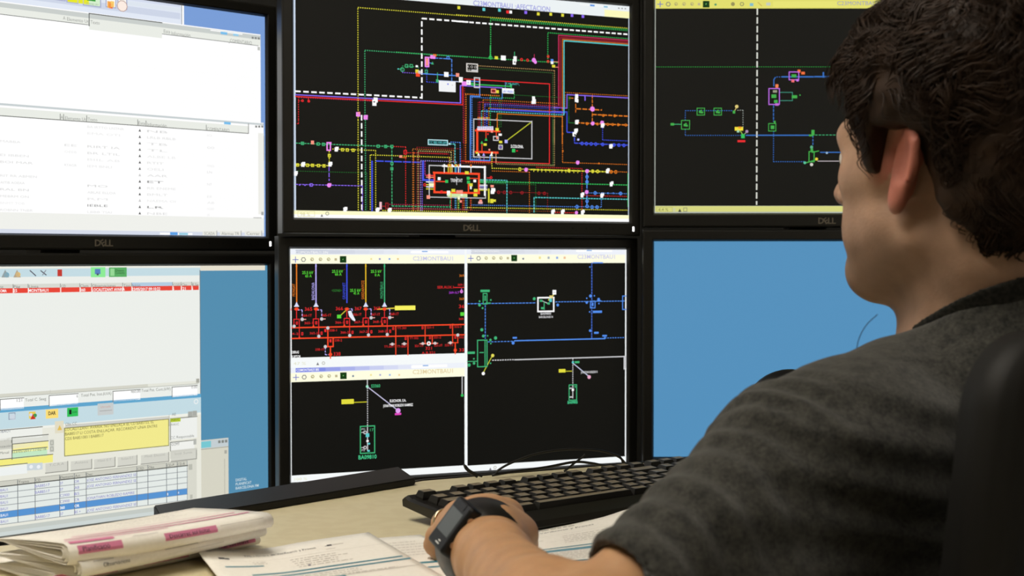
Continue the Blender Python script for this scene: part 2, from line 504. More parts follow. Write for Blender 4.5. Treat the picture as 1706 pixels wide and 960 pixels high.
# F: upper centre
S.o(660, 80, 6.0)
S.ln([15, 210, 60, 210], ME, 1.2); S.ring(60, 216, 3.2, ME); S.ln([60, 205, 60, 180, 220, 180, 220, 215], ME, 1, DOT); S.sq(103, 180, 4.6, 4.6, ME, fill=False); S.sq(150, 180, 4.6, 4.6, ME, fill=False); S.dot(20, 210, 1.2, CY)
S.ln([60, 225, 60, 245, 300, 258], P_, 1.2, DOT); S.sq(208, 234, 6, 6, Y_); S.sq(216, 262, 7, 8, RO); S.sq(232, 242, 5, 5, GR); S.sq(205, 183, 4, 3, W_)
S.ln([240, 256, 620, 274], BL, 1.6); S.ln([305, 100, 305, 340, 420, 345], B_, 1.3, DOT); S.ln([305, 92, 390, 92], PK, 1.2)
S.sq(307, 140, 6, 15, PK, fill=False, lw=2); S.sq(307, 140, 4, 12, SL); S.sq(365, 90, 9, 6, PK); S.sq(385, 74, 6, 4, O_); S.ln([385, 100, 555, 104, 560, 330], BL, 1.4, (6, 1.6)); S.sq(517, 98, 4, 4, BL, fill=False); S.tri(362, 150, 2.4, ME); S.ln([330, 150, 362, 150], BL, 1)
S.sq(300, 236, 4, 5, ME, fill=False); S.ln([412, 250, 412, 330], ME, 1.2); S.sq(410, 330, 4.5, 5, ME); S.sq(500, 265, 8, 8, W_)
S.sq(510, 386, 30, 17.5, C(242, 244, 246)); S.sq(516, 362, 2.2, 2.2, B_, 6); S.ln([420, 326, 640, 336], C(190, 200, 230), 1.4); S.dot(560, 372, 1, GR, 6)
S.sq(612, 270, 6, 6, SL); S.sq(645, 318, 7, 9, W_); S.sq(680, 356, 9, 7, PK); S.sq(722, 346, 8, 8, W_); S.sq(720, 346, 3, 3, C(200, 200, 240), 6); S.ring(762, 364, 2.4, G_)
S.ln([640, 545, 640, 376, 1060, 402], P_, 1.6); S.ln([680, 310, 1532, 355, 1532, 960], R_, 1.4); S.ln([745, 362, 1150, 380, 1150, 408], G_, 1.8)
S.sq(807, 347, 9.5, 16, GR, fill=False, lw=2); S.ln([745, 332, 835, 345, 838, 480], BL, 1.3)
S.sq(758, 198, 21.5, 14.5, C(214, 210, 205)); S.sq(758, 198, 17, 11, K_, 5.5); S.text(704, 198, 'X O D', 24, C(214, 210, 205), w=100); S.text(704, 232, 'CP', 20, C(200, 200, 190), w=36); S.sq(780, 224, 11, 2.4, GR, 6)
S.ln([820, 178, 1582, 220, 1582, 960], TN, 1.3, DOT); S.ln([830, 204, 1565, 240, 1565, 960], C(70, 120, 60), 1.2, DOT); S.ln([0, 42, 1620, 135], G_, 1.7, DOT); S.ln([940, -20, 940, 95], G_, 1.6)
for x, y, w, h, c in ((1000, 98, 6, 5, Y_), (1070, 100, 9, 8, W_), (1187, 110, 6, 9, W_), (1180, 140, 6, 9, W_), (1557, 126, 5, 5, BL), (1557, 146, 5, 5, W_), (1572, 182, 6, 4.5, Y_)): S.sq(x, y, w, h, c)
S.sq(1183, 142, 2, 3, K_, 6); S.ring(942, 96, 2.6, G_); S.ring(1252, 116, 1.9, R_); S.ring(1312, 122, 1.9, R_); S.dot(1375, 122, 4, PK); S.dot(1390, 142, 3, PK); S.ln([1182, 40, 1182, 90], ME, 1.2); S.ln([1380, 65, 1380, 110], CR, 1); S.ring(1518, 85, 1.7, R_); S.ring(1516, 134, 1.7, R_); S.ln([1540, 135, 1622, 137], SL, 1); S.ln([1575, 190, 1622, 190], SL, 1)
for x, yh, c, w in ((820, 540, RD, 1.4), (836, 540, CR, 1.1), (852, 630, CY, 1.3), (868, 520, O_, 1.2), (884, 560, P_, 1.2), (905, 614, B_, 2.2), (925, 600, O_, 1.2), (940, 470, G_, 1.5), (1030, 470, GD, 1.4), (1048, 510, GD, 1.3)):
    S.ln([x, yh, x, 800], c, w, DOT)
S.ln([1010, 800, 1010, 656, 1660, 682, 1660, 960], O_, 1.3)
for x1, y1, x2, y2, c, w, d in ((830, 540, 1622, 575, CR, 1.2, DOT), (870, 518, 1640, 552, O_, 1.2, DOT), (885, 560, 1672, 592, P_, 1.3, DOT), (885, 578, 1622, 606, B_, 1, DOT), (925, 600, 1650, 627, O_, 1.1, DOT), (945, 612, 1682, 645, B_, 2.4, None), (852, 630, 1682, 662, CY, 1.5, (3, 1.5)), (1180, 470, 1690, 490, GD, 1.2, DOT), (945, 492, 1180, 508, G_, 1.2, DOT), (1060, 402, 1060, 500, BL, 1.2, None), (1180, 440, 1180, 508, G_, 1.2, DOT)): S.ln([x1, y1, x2, y2], c, w, d)
S.ln([690, 460, 1030, 476], O_, 2, DOT); S.ln([697, 465, 697, 960], O_, 1.6, DOT); S.ln([683, 400, 683, 960], RD, 1.4, DOT); S.ln([670, 460, 670, 960], CR, 1.1, DOT)
S.ln([838, 485, 742, 485, 742, 960], BL, 1.8); S.ln([1060, 508, 757, 500, 757, 960], BL, 1.3, DOT)
S.sq(972, 430, 8, 6, SL, fill=False, lw=1.6); S.sq(972, 430, 4, 3, RD); S.sq(1012, 437, 5, 5, Y_); S.sq(1117, 430, 22, 8.6, W_); S.sq(1117, 430, 18, 4.6, C(230, 235, 255), 5.5); S.text(1066, 444, 'ab.-4abn', 20, C(60, 80, 210), w=105)
S.text(1088, 366, 'Z.MUNT*,', 20, CY, w=140); S.ln([1090, 400, 1090, 345], P_, 1.2, DOT); S.sq(1145, 372, 4, 4, ME)
S.sq(1372, 508, 5.5, 8, W_); S.sq(1380, 535, 5.5, 8, W_); S.sq(1362, 545, 4, 5, W_)
for k in range(7): S.sq(818 + 18 * k, 700, 2.2, 2.6, (O_, SL, Y_, SL, O_, Y_, O_)[k])
S.sq(1005, 712, 3, 3, O_)
for k in range(9): S.sq(818 + 18 * k, 800, 2.6, 5.5, C(225, 225, 255), 5); S.sq(818 + 18 * k, 815, 3, 3, C(255, 214, 226), 5)
S.sq(1008, 815, 6, 5, Y_); S.sq(955, 838, 4, 3, SL)
S.ln([775, 1090, 775, 710, 1355, 736, 1355, 1095], GR, 1.5)
S.ln([1105, 926, 1352, 740], C(190, 196, 50), 1.5, snap=False); S.sq(1098, 935, 5.5, 5.5, C(180, 180, 255))
# B: upper right
S.o(760, 0, 4.8)
S.ln([0, 118, 1372, 210], Y_, 1.5, DOT); S.ln([0, 170, 1372, 262], W_, 2.6, (8.2, 3.6)); S.ln([275, 460, 275, 150, 1372, 222], G_, 1.9, DOT); S.ln([290, 162, 1372, 228], G_, 1.2, DOT)
S.ln([732, 490, 732, 262, 1372, 300], G_, 1.6, DOT)
for x, y, yb, y2, c, w in ((818, 282, 842, 318, CR, 1.6), (830, 296, 862, 328, RD, 1.4), (838, 304, 864, 334, C(130, 30, 60), 1.2), (850, 314, 886, 344, O_, 1.3), (861, 326, 915, 358, CY, 1.9)): S.ln([x, yb, x, y, 1372, y2], c, w)
S.ln([780, 860, 885, 858, 885, 757, 1372, 774], P_, 1.6); S.ln([870, 740, 1372, 757], O_, 1.2, DOT); S.ln([870, 757, 870, 860], O_, 1, DOT)
S.ln([885, 900, 885, 1050], B_, 1.6); S.ln([770, 890, 885, 900], B_, 1.6); S.ring(905, 785, 2.2, GD); S.ln([900, 785, 900, 960], GD, 1.3, DOT)
S.sq(962, 770, 6, 7, W_); S.sq(958, 800, 5, 7, W_); S.sq(968, 806, 4, 6, W_); S.ln([955, 830, 955, 900], O_, 1.4, (8, 2)); S.ln([960, 870, 1165, 880], O_, 2, (9, 3)); S.ln([1088, 760, 1088, 975], O_, 1.5, (6, 2)); S.dot(1088, 872, 4.6, PK); S.sq(1095, 880, 4, 4, PK); S.ln([1030, 765, 1030, 802], P_, 2)
S.ln([1090, 916, 1372, 932], O_, 2, (8, 2.4)); S.ring(1175, 924, 1.8, O_); S.ring(1266, 927, 1.8, O_); S.sq(920, 785, 8, 1.4, O_)
# C: lower left
S.o(460, 200, 4.8)
S.ln([178, 0, 178, 30, 155, 30], R_, 1.1, DOT); S.ln([655, 0, 655, 726], Y_, 1.6, DOT); S.ln([713, 0, 713, 726], ME, 1.7, DOT); S.ln([683, -40, 683, 726], W_, 2.4, BIG)
S.ln([155, 185, 925, 212], ME, 1.5, (3.4, 1.4)); S.ln([925, 215, 925, 688, 1392, 696, 1392, 640], ME, 1.5, (4, 1.6)); S.ln([450, 232, 795, 246, 795, 726], Y_, 1.4, DOT); S.ln([160, 358, 425, 366], Y_, 1.5, (5, 1.2)); S.ln([424, 240, 424, 360], Y_, 1.5, (4, 1.6))
S.sq(420, 212, 5.5, 12, PK, fill=False, lw=2.2); S.sq(432, 184, 4, 3, PK)
for x, y, c in ((210, 187, ME), (335, 192, ME), (378, 195, ME), (815, 210, ME), (875, 212, ME), (925, 212, ME), (530, 238, Y_), (568, 240, Y_), (615, 242, Y_), (425, 285, Y_), (170, 360, Y_), (250, 362, Y_), (290, 363, Y_), (338, 365, Y_), (382, 367, Y_), (280, 520, P_), (925, 348, ME), (925, 390, ME)): S.sq(x, y, 3.8, 3.8, c, fill=False, lw=1.3)
S.sq(290, 180, 5, 6, SL)
for x, y in ((480, 236), (213, 358), (430, 356), (153, 430), (550, 717), (808, 722), (905, 724)): S.sq(x, y, 5.5, 6.5, W_); S.sq(x + 7, y - 9, 5, 5, W_)
S.ln([155, 408, 725, 426, 725, 726], GD, 1.2, DOT); S.ln([155, 515, 690, 527, 690, 726], P_, 1.3, (4, 1.4)); S.ln([423, 375, 423, 488], P_, 1.4, (7, 2.5)); S.dot(423, 522, 3.6, PK); S.sq(434, 514, 3, 3, PK); S.tri(187, 518, 1.3, P_); S.tri(230, 520, 1.3, P_)
S.ln([1388, 345, 1388, 300, 752, 280, 752, 726], Y_, 1.5, DOT); S.ln([795, 328, 1150, 338], B_, 2, (14, 1.8)); S.ln([765, 330, 765, 726], B_, 1.9); S.ln([772, 330, 772, 726], B_, 1, DOT)
S.ln([940, 212, 1035, 215, 1035, 690], R_, 1.2, DOT); S.sq(1032, 258, 4.5, 6, R_, fill=False); S.ln([1050, 262, 1372, 275], R_, 1.2, DOT); S.sq(995, 292, 5, 4, SL); S.ln([1000, 300, 1040, 302], O_, 1.2)
for x, yh, x2, y2, c in ((1092, 232, 1420, 246, C(200, 120, 50)), (1125, 218, 1482, 236, RD), (1135, 248, 1400, 258, C(226, 206, 130)), (1145, 262, 1380, 272, RD), (1100, 255, 1100, 262, O_)): S.ln([x, 726, x, yh, x2, y2, x2, 350], c, 1.2, DOT)
S.ln([1155, 726, 1155, 325, 1440, 338, 1440, 355], C(170, 160, 235), 1.3, DOT); S.ln([1168, 726, 1168, 330], P_, 1.4, DOT); S.ln([1175, 330, 1175, 480, 1260, 484], B_, 3); S.ln([1190, 330, 1190, 440, 1260, 444], C(200, 60, 160), 1.2, DOT)
S.ln([835, 665, 835, 706], C(240, 190, 200), 4); S.sq(885, 687, 4, 9, RD, fill=False, lw=1.5); S.ln([850, 690, 870, 690], RD, 1.4)
S.ln([905, 675, 1400, 684], CR, 1.1, DOT); S.ln([905, 705, 1536, 712], C(190, 110, 110), 1.3, DOT); S.ln([850, 724, 1536, 738], Y_, 1.5, DOT); S.ln([930, 710, 1536, 722], RD, 1, DOT)
# D: lower right
S.o(760, 200, 4.8)
S.ln([745, 0, 745, 350], R_, 1.4); S.ln([785, 0, 785, 366, 320, 352, 320, 270], TN, 1.3, DOT); S.ln([775, 0, 775, 358, 315, 345], C(90, 140, 70), 1.2, DOT)
S.ln([745, 350, 40, 332], R_, 1.3); S.ln([40, 345, 280, 352], RD, 1.2, DOT); S.ln([75, 0, 75, 336, 280, 342], O_, 1.5, DOT); S.ln([62, 0, 62, 345], RD, 1.2, DOT)
S.ln([112, 0, 112, 320, 270, 330, 275, 285], BL, 1.8); S.ln([125, 0, 125, 310, 185, 314, 185, 285], BL, 1.2, DOT)
S.ln([850, -60, 850, 340, 1372, 356], O_, 1.3, DOT); S.ln([885, 0, 885, 98, 945, 102, 955, 185, 1372, 206], B_, 1.8, (7, 1.4)); S.ln([1170, 45, 1170, 160, 1372, 168], B_, 1.5, DOT); S.ln([900, -20, 900, 22, 950, 25], GD, 1.2); S.ln([960, 22, 1372, 42], O_, 2, (7, 2))
for x, y in ((962, 18), (955, 88), (942, 115), (1168, 45), (1235, 212)): S.sq(x, y, 6, 7, W_); S.sq(x + 7, y - 8, 5, 5, W_)
S.sq(975, 157, 4, 3.4, C(200, 200, 255)); S.sq(948, 120, 3, 3, K_, 6)
for x in (1005, 1040, 1078, 1115, 1170, 1260, 1300, 1340): S.ring(x, 188 + (x - 1000) * .045, 2.2, B_, w=1.6)
for x, y in ((1090, 28), (1165, 22), (970, 341), (557, 398), (1045, 410), (1042, 577)): S.dot(x, y, 3.6, PK); S.sq(x + 6, y - 4, 4, 4, PK)
for x in (1045, 1128, 1210, 1250, 1294, 1355): S.ring(x, 28 + (x - 1000) * .035, 1.8, O_)
for x, y in ((848, 45), (850, 105), (852, 245), (1140, 345)): S.tri(x, y, 1.8, O_)
S.ln([285, 255, 285, 386, 1000, 410], Y_, 1.6, DOT); S.ln([590, 396, 1205, 413], Y_, 2.2, (5, 1.6)); S.ln([1205, 412, 1372, 416], O_, 1.3, DOT); S.ln([285, 408, 585, 415, 585, 742], O_, 1.2, DOT); S.ln([640, 378, 1005, 386, 1005, 742], R_, 1.2, DOT)
for k in range(12): S.ln([620 + k * 32, 392 + k * .9, 620 + k * 32, 412 + k * .9], Y_, 1.1)
for x, c in ((508, Y_), (900, Y_), (1090, Y_), (1130, Y_), (1238, O_), (1275, O_)): S.ring(x, 380 + x * .028, 2.3, c, w=1.5)
for x, y in ((1208, 410), (1238, 515), (1005, 603), (1163, 606), (770, 738), (848, 738), (1008, 742), (293, 572)): S.sq(x, y, 5.5, 7, W_); S.sq(x + 8, y - 12, 5, 5, W_)
S.ln([190, 478, 405, 486, 410, 744], CY, 1.6, (4, 1.4)); S.ln([240, 492, 1372, 522], G_, 1.6, (3.4, 1.4)); S.ln([190, 506, 635, 520, 635, 744], GD, 1.3, DOT); S.ln([190, 498, 400, 503], ME, 1.3, DOT)
S.ln([1045, 420, 1045, 702], BL, 1.8, (8, 2)); S.ln([1050, 583, 1372, 590], BL, 1.5, DOT)
for x, y in ((1045, 455), (1045, 495), (1045, 650), (1046, 690), (965, 694), (1085, 697), (1125, 697), (1110, 584), (1313, 588)): S.ring(x, y, 2.3, BL, w=1.5)
for x in (1170, 1212, 1255): S.tri(x, 588, 1.6, BL, flip=-1)
S.ln([1372, 635, 622, 622, 622, 744], CY, 1.6, (4, 1.4)); S.ln([1005, 604, 1372, 613], R_, 1.2, DOT); S.ln([310, 575, 730, 588, 730, 742], RD, 1.2, DOT)
for x in (338, 384, 435, 525, 660, 704): S.ring(x, 569 + x * .026, 2.2, RD)
S.ln([120, 680, 950, 692], BL, 1.3, DOT); S.ln([950, 693, 1160, 697, 1160, 615], BL, 1.3, DOT); S.ln([70, 700, 1372, 720], Y_, 1.5, DOT); S.ln([60, 720, 840, 740], C(150, 80, 40), 1.1, DOT); S.ln([790, 740, 960, 744], R_, 1.6, DOT); S.dot(960, 742, 3.2, PK)
S.sq(1372, 560, 1.2, 60, G_, 4)
# E: the two red substations
S.o(690, 200, 6.4)
S.ln([672, 100, 672, 345], RO, 3.6); S.ln([655, 340, 888, 340], RO, 3.4); S.ln([655, 112, 910, 112], RO, 2.8)
for x, y, s, c in ((765, 205, 2.6, G_), (720, 238, 2.4, G_)): S.tri(x, y, s, c)
S.ln([765, 112, 765, 195], RO, 1.4); S.ln([875, 112, 875, 180], RO, 1.4); S.ln([722, 245, 722, 335], RO, 1.4); S.sq(785, 150, 2.4, 2.4, R_)
S.sq(755, 262, 6, 4, Y_); S.sq(920, 235, 6, 4, Y_); S.sq(870, 197, 9, 6.4, GR, fill=False, lw=1.6); S.sq(885, 190, 4, 4, SL); S.sq(915, 157, 6, 3.6, W_); S.sq(920, 290, 6.6, 6.6, GR, fill=False, lw=1.6); S.sq(920, 290, 2.5, 2.5, P_); S.sq(800, 318, 3, 3, SL)
S.tri(685, 365, 2.6, W_); S.sq(668, 350, 4, 3, Y_); S.tri(740, 366, 2.6, C(180, 170, 255)); S.tri(822, 366, 2.8, W_); S.sq(828, 352, 3, 3, PY)
S.ln([870, 345, 870, 460], C(200, 150, 120), 1.2); S.ln([705, 385, 705, 440], SL, 1, DOT); S.ln([743, 385, 743, 440], PK, 1, DOT)
S.o(760, 200, 4.8); S.text(436, 222, 'S.COLONA.', 24, W_, w=100, bold=.02); S.sq(458, 245, 6, 6, G_); S.sq(485, 247, 3, 1.6, R_)
S.ln([138, 240, 138, 295, 605, 312], GR, 1.5); S.ln([605, 312, 605, 10], GR, 1.4); S.o(690, 200, 6.4)
S.ln([160, 832, 160, 484, 310, 487], GR, 1.6); S.ln([305, 490, 756, 502], W_, 3); S.ln([752, 500, 752, 800], W_, 3); S.ln([760, 505, 760, 834, 160, 830], GR, 1.4)
S.ln([210, 562, 690, 570, 685, 780, 215, 770, 215, 562], RO, 3.4)
S.text(386, 660, 'TRINITAT', 34, C(225, 225, 225), w=128, bold=.02); S.ln([452, 610, 452, 690], GR, 1)
for x, y in ((345, 655), (575, 622), (578, 664)): S.sq(x, y, 5.5, 5, G_)
S.ln([235, 655, 330, 656], RO, 1.6); S.ln([690, 625, 585, 622], RO, 1.4); S.ln([578, 672, 578, 775], RO, 2.2)
for x, y, w, h, c in ((560, 562, 7, 5, Y_), (416, 752, 7, 5, Y_), (605, 692, 6, 5, Y_), (655, 752, 7, 5, Y_), (652, 800, 7, 5, Y_), (465, 765, 6, 5, SL), (500, 765, 6, 5, SL), (150, 822, 6, 6, SL), (265, 626, 5, 5, W_), (645, 650, 5, 4.5, W_), (460, 804, 36, 5.6, C(206, 232, 170)), (390, 800, 3, 8, Y_), (505, 800, 4, 4, W_), (475, 830, 4, 6, PY), (365, 780, 6, 8, W_), (290, 768, 4, 5, R_), (830, 706, 6, 4, SL), (840, 745, 7, 6, W_), (832, 770, 6, 6, W_), (826, 864, 6, 7, Y_), (855, 860, 5, 4, Y_), (707, 862, 5, 4, SL), (705, 882, 8, 4, C(230, 170, 170)), (495, 868, 4, 4, SL), (603, 722, 3, 5, W_)): S.sq(x, y, w, h, c)
for k, (x, c) in enumerate(((320, W_), (362, Y_), (376, O_), (390, Y_), (404, C(230, 200, 120)), (436, CY), (448, BL), (472, W_), (490, BL), (604, W_))): S.ln([x, 494, x, 558], c, 1.3); S.sq(x, 484 + (x - 320) * .01, 2.6, 4, (W_, O_, Y_, O_)[k % 4])
for y, c in ((592, RO), (610, SL), (660, W_), (690, Y_), (712, W_), (735, Y_)): S.ln([130, y, 205, y + 1], c, 1.5)
S.sq(160, 600, 4, 8, SL); S.sq(185, 690, 8, 5, PY); S.ring(112, 692, 2, R_); S.ln([98, 590, 98, 640, 200, 642], B_, 1.6)
for y, c in ((640, ME), (652, ME), (664, G_), (695, W_), (712, C(180, 180, 255)), (735, W_), (748, Y_)): S.ln([695, y, 775, y + 2], c, 1.4)
S.ln([778, 618, 815, 619], R_, 1.2); S.ring(818, 614, 1.8, R_); S.ln([795, 740, 795, 872], Y_, 2.6); S.ln([795, 880, 795, 958], C(120, 140, 40), 1.2, DOT)
for x, c in ((385, ME), (395, R_), (435, BL), (446, CY), (468, Y_), (478, G_), (515, R_), (530, O_), (548, BL), (562, CY), (600, RO), (610, C(150, 90, 40))): S.ln([x, 832, x, 958], c, 1.3, DOT)
S.sq(252, 240, 36, 9.4, C(190, 232, 240)); S.sq(252, 240, 33, 6.4, C(16, 40, 50), 5.5); S.text(152, 254, 'ICC IBE-YPF-5M3', 30, CY, w=200); S.sq(375, 255, 3, 3, C(190, 232, 240))
S.ln([380, 255, 434, 255, 434, 480], CY, 1.6, (3.5, 1.5)); S.ln([388, 236, 490, 239, 490, 480], BL, 1.5, DOT)
S.build('network_diagram', M_SCREEN, MON['MU'][1])

# ---------------------------------------------------------------- lower middle: three windows
S = MON['ML'][2]; CREAM = C(255, 254, 226)
fill(S, -E_, -F_, E_, F_, C(246, 250, 250))
def window(xs, yt, name, black, title, badge_x, ttl, ttl_col):
    """title bar, tool row; positions in photograph pixels"""
    S.o(0, 0, 1)
    (x0, y0, x1, y1) = black
    S.rect(x0, y0, x1, y1, K_, 1)
    a = S.uv(x0, y0); b = S.uv(x1, y0)
    fill(S, a[0] - .001, a[1], b[0], a[1] + .0125, CREAM, 1.2); fill(S, a[0] - .001, a[1] + .0125, b[0], a[1] + .020, C(238, 242, 250), 1.2)
    n = 8
    for k in range(n):
        f = k / n; u0 = a[0] + .006 + (b[0] - a[0] - .006) * .68 * f; u1 = a[0] + .006 + (b[0] - a[0] - .006) * .68 * (f + 1 / n)
        c = tuple(title[j] * (1 - f) + C(238, 242, 250)[j] * f for j in range(3)); fill(S, u0, a[1] + .0135, u1, a[1] + .0192, c, 1.6)
    return a, b
window(0, 0, '', (485.5, 439.5, 774, 588.5), C(196, 202, 216), 0, '', 0)
S.text(492, 422.5, 'C23MONTBAU1.SIN', 4, W_, w=54); S.o(470, 400, 4.8)
toolbar(S, [106, 170, 238, 305, 370, 428, 487], lambda x: 157 - (x - 106) * .004)
for x, c in ((712, C(240, 226, 150)), (780, C(150, 150, 200)), (858, C(120, 160, 230)), (925, C(236, 200, 130))): S.sq(x, 152, 3, 3, c)
S.text(1045, 164, 'C23MONTBAU1', 32, C(196, 196, 232), w=320, bold=.01); S.rect(1028, 88, 1330, 106, W_, 2); S.sq(1140, 92, 10, 2, C(140, 180, 230), 3)
FE = ((115, O_, 'MONGAT', 450, 100), (270, C(190, 180, 255), 'BADALONA', 478, 138), (517, B_, 'GRAMANET', 474, 134), (668, C(230, 186, 40), 'SARDANYO2', 474, 150), (818, ME, 'MONTBAU1', 466, 130))
for x, c, s, yb, w in FE:
    S.ln([x, 195, x, 500], c, 1.9); S.text(x - 12, yb, s, 22, c if s != 'SARDANYO2' else O_, w=w, rot=True); S.dot(x, 208, 1.5, c)
for x in (115, 270, 668, 818): S.tri(x, 514, 4, C(214, 220, 255)); S.sq(x, 530, 8, 1.2, W_)
for x in (115, 272, 517, 667, 818): S.sq(x, 552, 5, 4.5, RO); S.sq(x, 552, 8, 1.4, RO)
LG = C(90, 214, 60)
for x, y, t2, w2 in ((160, 272, '25.5 kV', 88), (398, 262, '25.5 kV', 88), (708, 262, '25.5 kV', 86), (542, 414, '25.5 kV', 86)):
    S.text(x, y, t2, 22, LG, w=w2, bold=.015)
for x, y, t2, w2 in ((184, 298, '65 A', 52), (422, 284, '66 A', 52), (740, 290, '0 A', 40), (570, 436, '41 A', 46)): S.text(x, y, t2, 20, LG, w=w2, bold=.015)
for x, y in ((258, 256), (496, 246), (806, 246)): S.text(x, y, '"', 12, R_)
S.text(396, 414, '<SONE>', 20, C(46, 130, 50), w=78)
S.ln([120, 560, 160, 560, 160, 625], C(190, 180, 255), 1.3, (4, 2)); S.ln([275, 560, 316, 560, 316, 622], C(190, 180, 255), 1.3, (4, 2)); S.ln([520, 552, 560, 552, 560, 580], C(190, 180, 255), 1.3, (4, 2)); S.ln([670, 552, 711, 552, 711, 612], C(190, 180, 255), 1.3, (4, 2)); S.ln([820, 552, 860, 552, 860, 612], C(190, 180, 255), 1.3, (4, 2))
S.text(180, 566, '365', 26, R_, w=60); S.text(428, 562, '366', 26, R_, w=58); S.text(580, 562, '367', 26, R_, w=54); S.text(732, 560, '368', 26, R_, w=52); S.text(62, 566, '4', 22, R_)
S.ln([765, 554, 900, 545], C(220, 200, 60), 2, snap=False); S.sq(983, 543, 36, 7.4, C(246, 240, 96)); S.ln([515, 558, 465, 605], C(200, 190, 50), 1.6, snap=False); S.sq(455, 612, 7, 6, LG)
S.poly([S.uv(525, 570), S.uv(550, 565), S.uv(570, 610), S.uv(585, 640), S.uv(580, 650), S.uv(560, 640), S.uv(535, 610)], C(235, 238, 250), 7)
for x, y, t2, w2 in ((160, 614, '364-1T', 76), (318, 612, '365-1T', 74), (568, 606, '366-1T', 66), (712, 606, '367-1T', 70), (862, 602, '368-1T', 70)): S.text(x, y, t2, 20, R_, w=w2)
for x, y in ((160, 635), (316, 632), (711, 622), (860, 620)): S.dot(x, y, 2.8, GR); S.ln([x, y, x + 28, y], C(250, 180, 170), 1.4)
for x, lab, col1 in ((115, '4-1', 1), (270, '365-1', 0), (517, '366-1', 0), (668, '367-1', 0), (818, '368-1', 0)):
    d = (x - 115) * .018
    S.ln([x, 560, x, 634 - d, x - 21, 634 - d, x - 21, 690 - d], R_, 1.2); S.ln([x, 634 - d, x + 22, 634 - d, x + 22, 775 - d * 1.6], R_, 1.2)
    S.sq(x + 2, 665 - d, 3.2, 5, R_); S.sq(x + 2, 665 - d, 1, 3, K_, 6); S.sq(x + 45, 750 - d * 1.6, 3.2, 5, R_); S.sq(x + 45, 750 - d * 1.6, 1, 3, K_, 6)
    if x > 200: S.text(x - 92, 676 - d, lab, 18, R_, w=66)
    S.text(x - 50 if x > 200 else 78, 760 - d * 1.6, lab[:-1] + '2', 18, R_, w=66 if x > 200 else 52)
for x, y in ((95, 690), (365, 704), (293, 770), (540, 764), (690, 760), (840, 756), (1404, 760)): S.dot(x, y, 2.8, GR)
for x, y in ((250, 686), (497, 678), (648, 675), (800, 670), (137, 776)): S.tri(x, y, 2, RO)
S.ln([78, 702, 1457, 668], RO, 2); S.ln([78, 788, 1457, 746], RO, 2)
S.ln([365, 704, 365, 853, 408, 853, 408, 782], RO, 2); S.ln([386, 853, 386, 945], RO, 2); S.dot(386, 915, 3, RO); S.text(410, 926, '338', 28, R_, w=56); S.ln([345, 855, 368, 855], RO, 1.6); S.dot(345, 853, 2.8, GR); S.ln([345, 860, 345, 918, 380, 918], C(190, 180, 255), 1.3, (3, 2)); S.text(265, 885, '338-1T', 18, R_, w=74)
S.sq(386, 806, 3.2, 5, R_); S.sq(345, 724, 3.2, 5, R_); S.text(376, 732, '338-1', 18, R_, w=60); S.text(418, 812, '338-2', 18, R_, w=60)
S.text(74, 908, 'OBRAS', 20, W_, w=60, bold=.02); S.text(74, 944, 'RUPTOR', 20, W_, w=74, bold=.02)
for x, y0_, y1_ in ((908, 685, 920), (1006, 765, 920), (1143, 682, 830), (1200, 765, 830), (1363, 672, 822), (1404, 760, 822)): S.ln([x, y0_, x, y1_], RO, 1.5); 
S.ln([1100, 830, 1245, 827], RO, 1.5); S.ln([1345, 822, 1406, 822], RO, 1.5); S.ln([1384, 822, 1384, 910], RO, 2); S.dot(1384, 882, 3, RO)
for x, y in ((880, 833), (976, 830), (1124, 829), (1222, 826), (1345, 822)): S.dot(x, y, 2.6, GR); S.sq(x, y, 9, 1.4, C(250, 190, 180))
S.ring(1172, 828, 2.6, W_, w=1.8)
for x, y, t2, w2 in ((920, 714, 'TT-301', 70), (1018, 794, 'TT-302', 70), (816, 862, 'TT-301T', 84), (918, 860, 'TT-302T', 80), (1154, 708, '321-1', 56), (1212, 788, '321-2', 58), (1060, 856, '321-1T', 70), (1214, 852, '321-2T', 68), (1376, 702, '332-1', 54), (1300, 850, '332-1T', 68), (1414, 786, '332-', 42)): S.text(x, y, t2, 17, R_, w=w2)
for x, y in ((888, 708), (987, 788), (1122, 702), (1182, 782), (1346, 696), (1384, 778)): S.sq(x, y, 3.2, 4.6, R_); S.sq(x, y, 1, 2.6, K_, 6)
S.text(1146, 878, '321', 24, R_, w=50); S.text(1116, 914, 'A.B.321', 20, R_, w=104); S.text(1414, 892, '33', 24, R_, w=40)
S.text(1240, 388, 'SER.AUX.1', 20, R_, w=130); S.ln([1375, 380, 1455, 378], R_, 1.2); S.text(1404, 366, '369-1', 16, R_, w=50); S.text(1334, 430, '369-1LT', 18, C(190, 70, 230), w=82); S.ring(1434, 412, 2, PK); S.ln([1434, 390, 1434, 425], PK, 1)
for y in (294, 480): S.text(1416, y, '369', 18, O_, w=38)
S.text(1412, 544, '36', 26, R_, w=44); S.sq(1440, 592, 7, 6, LG); S.text(1412, 640, '369-', 16, R_, w=42)
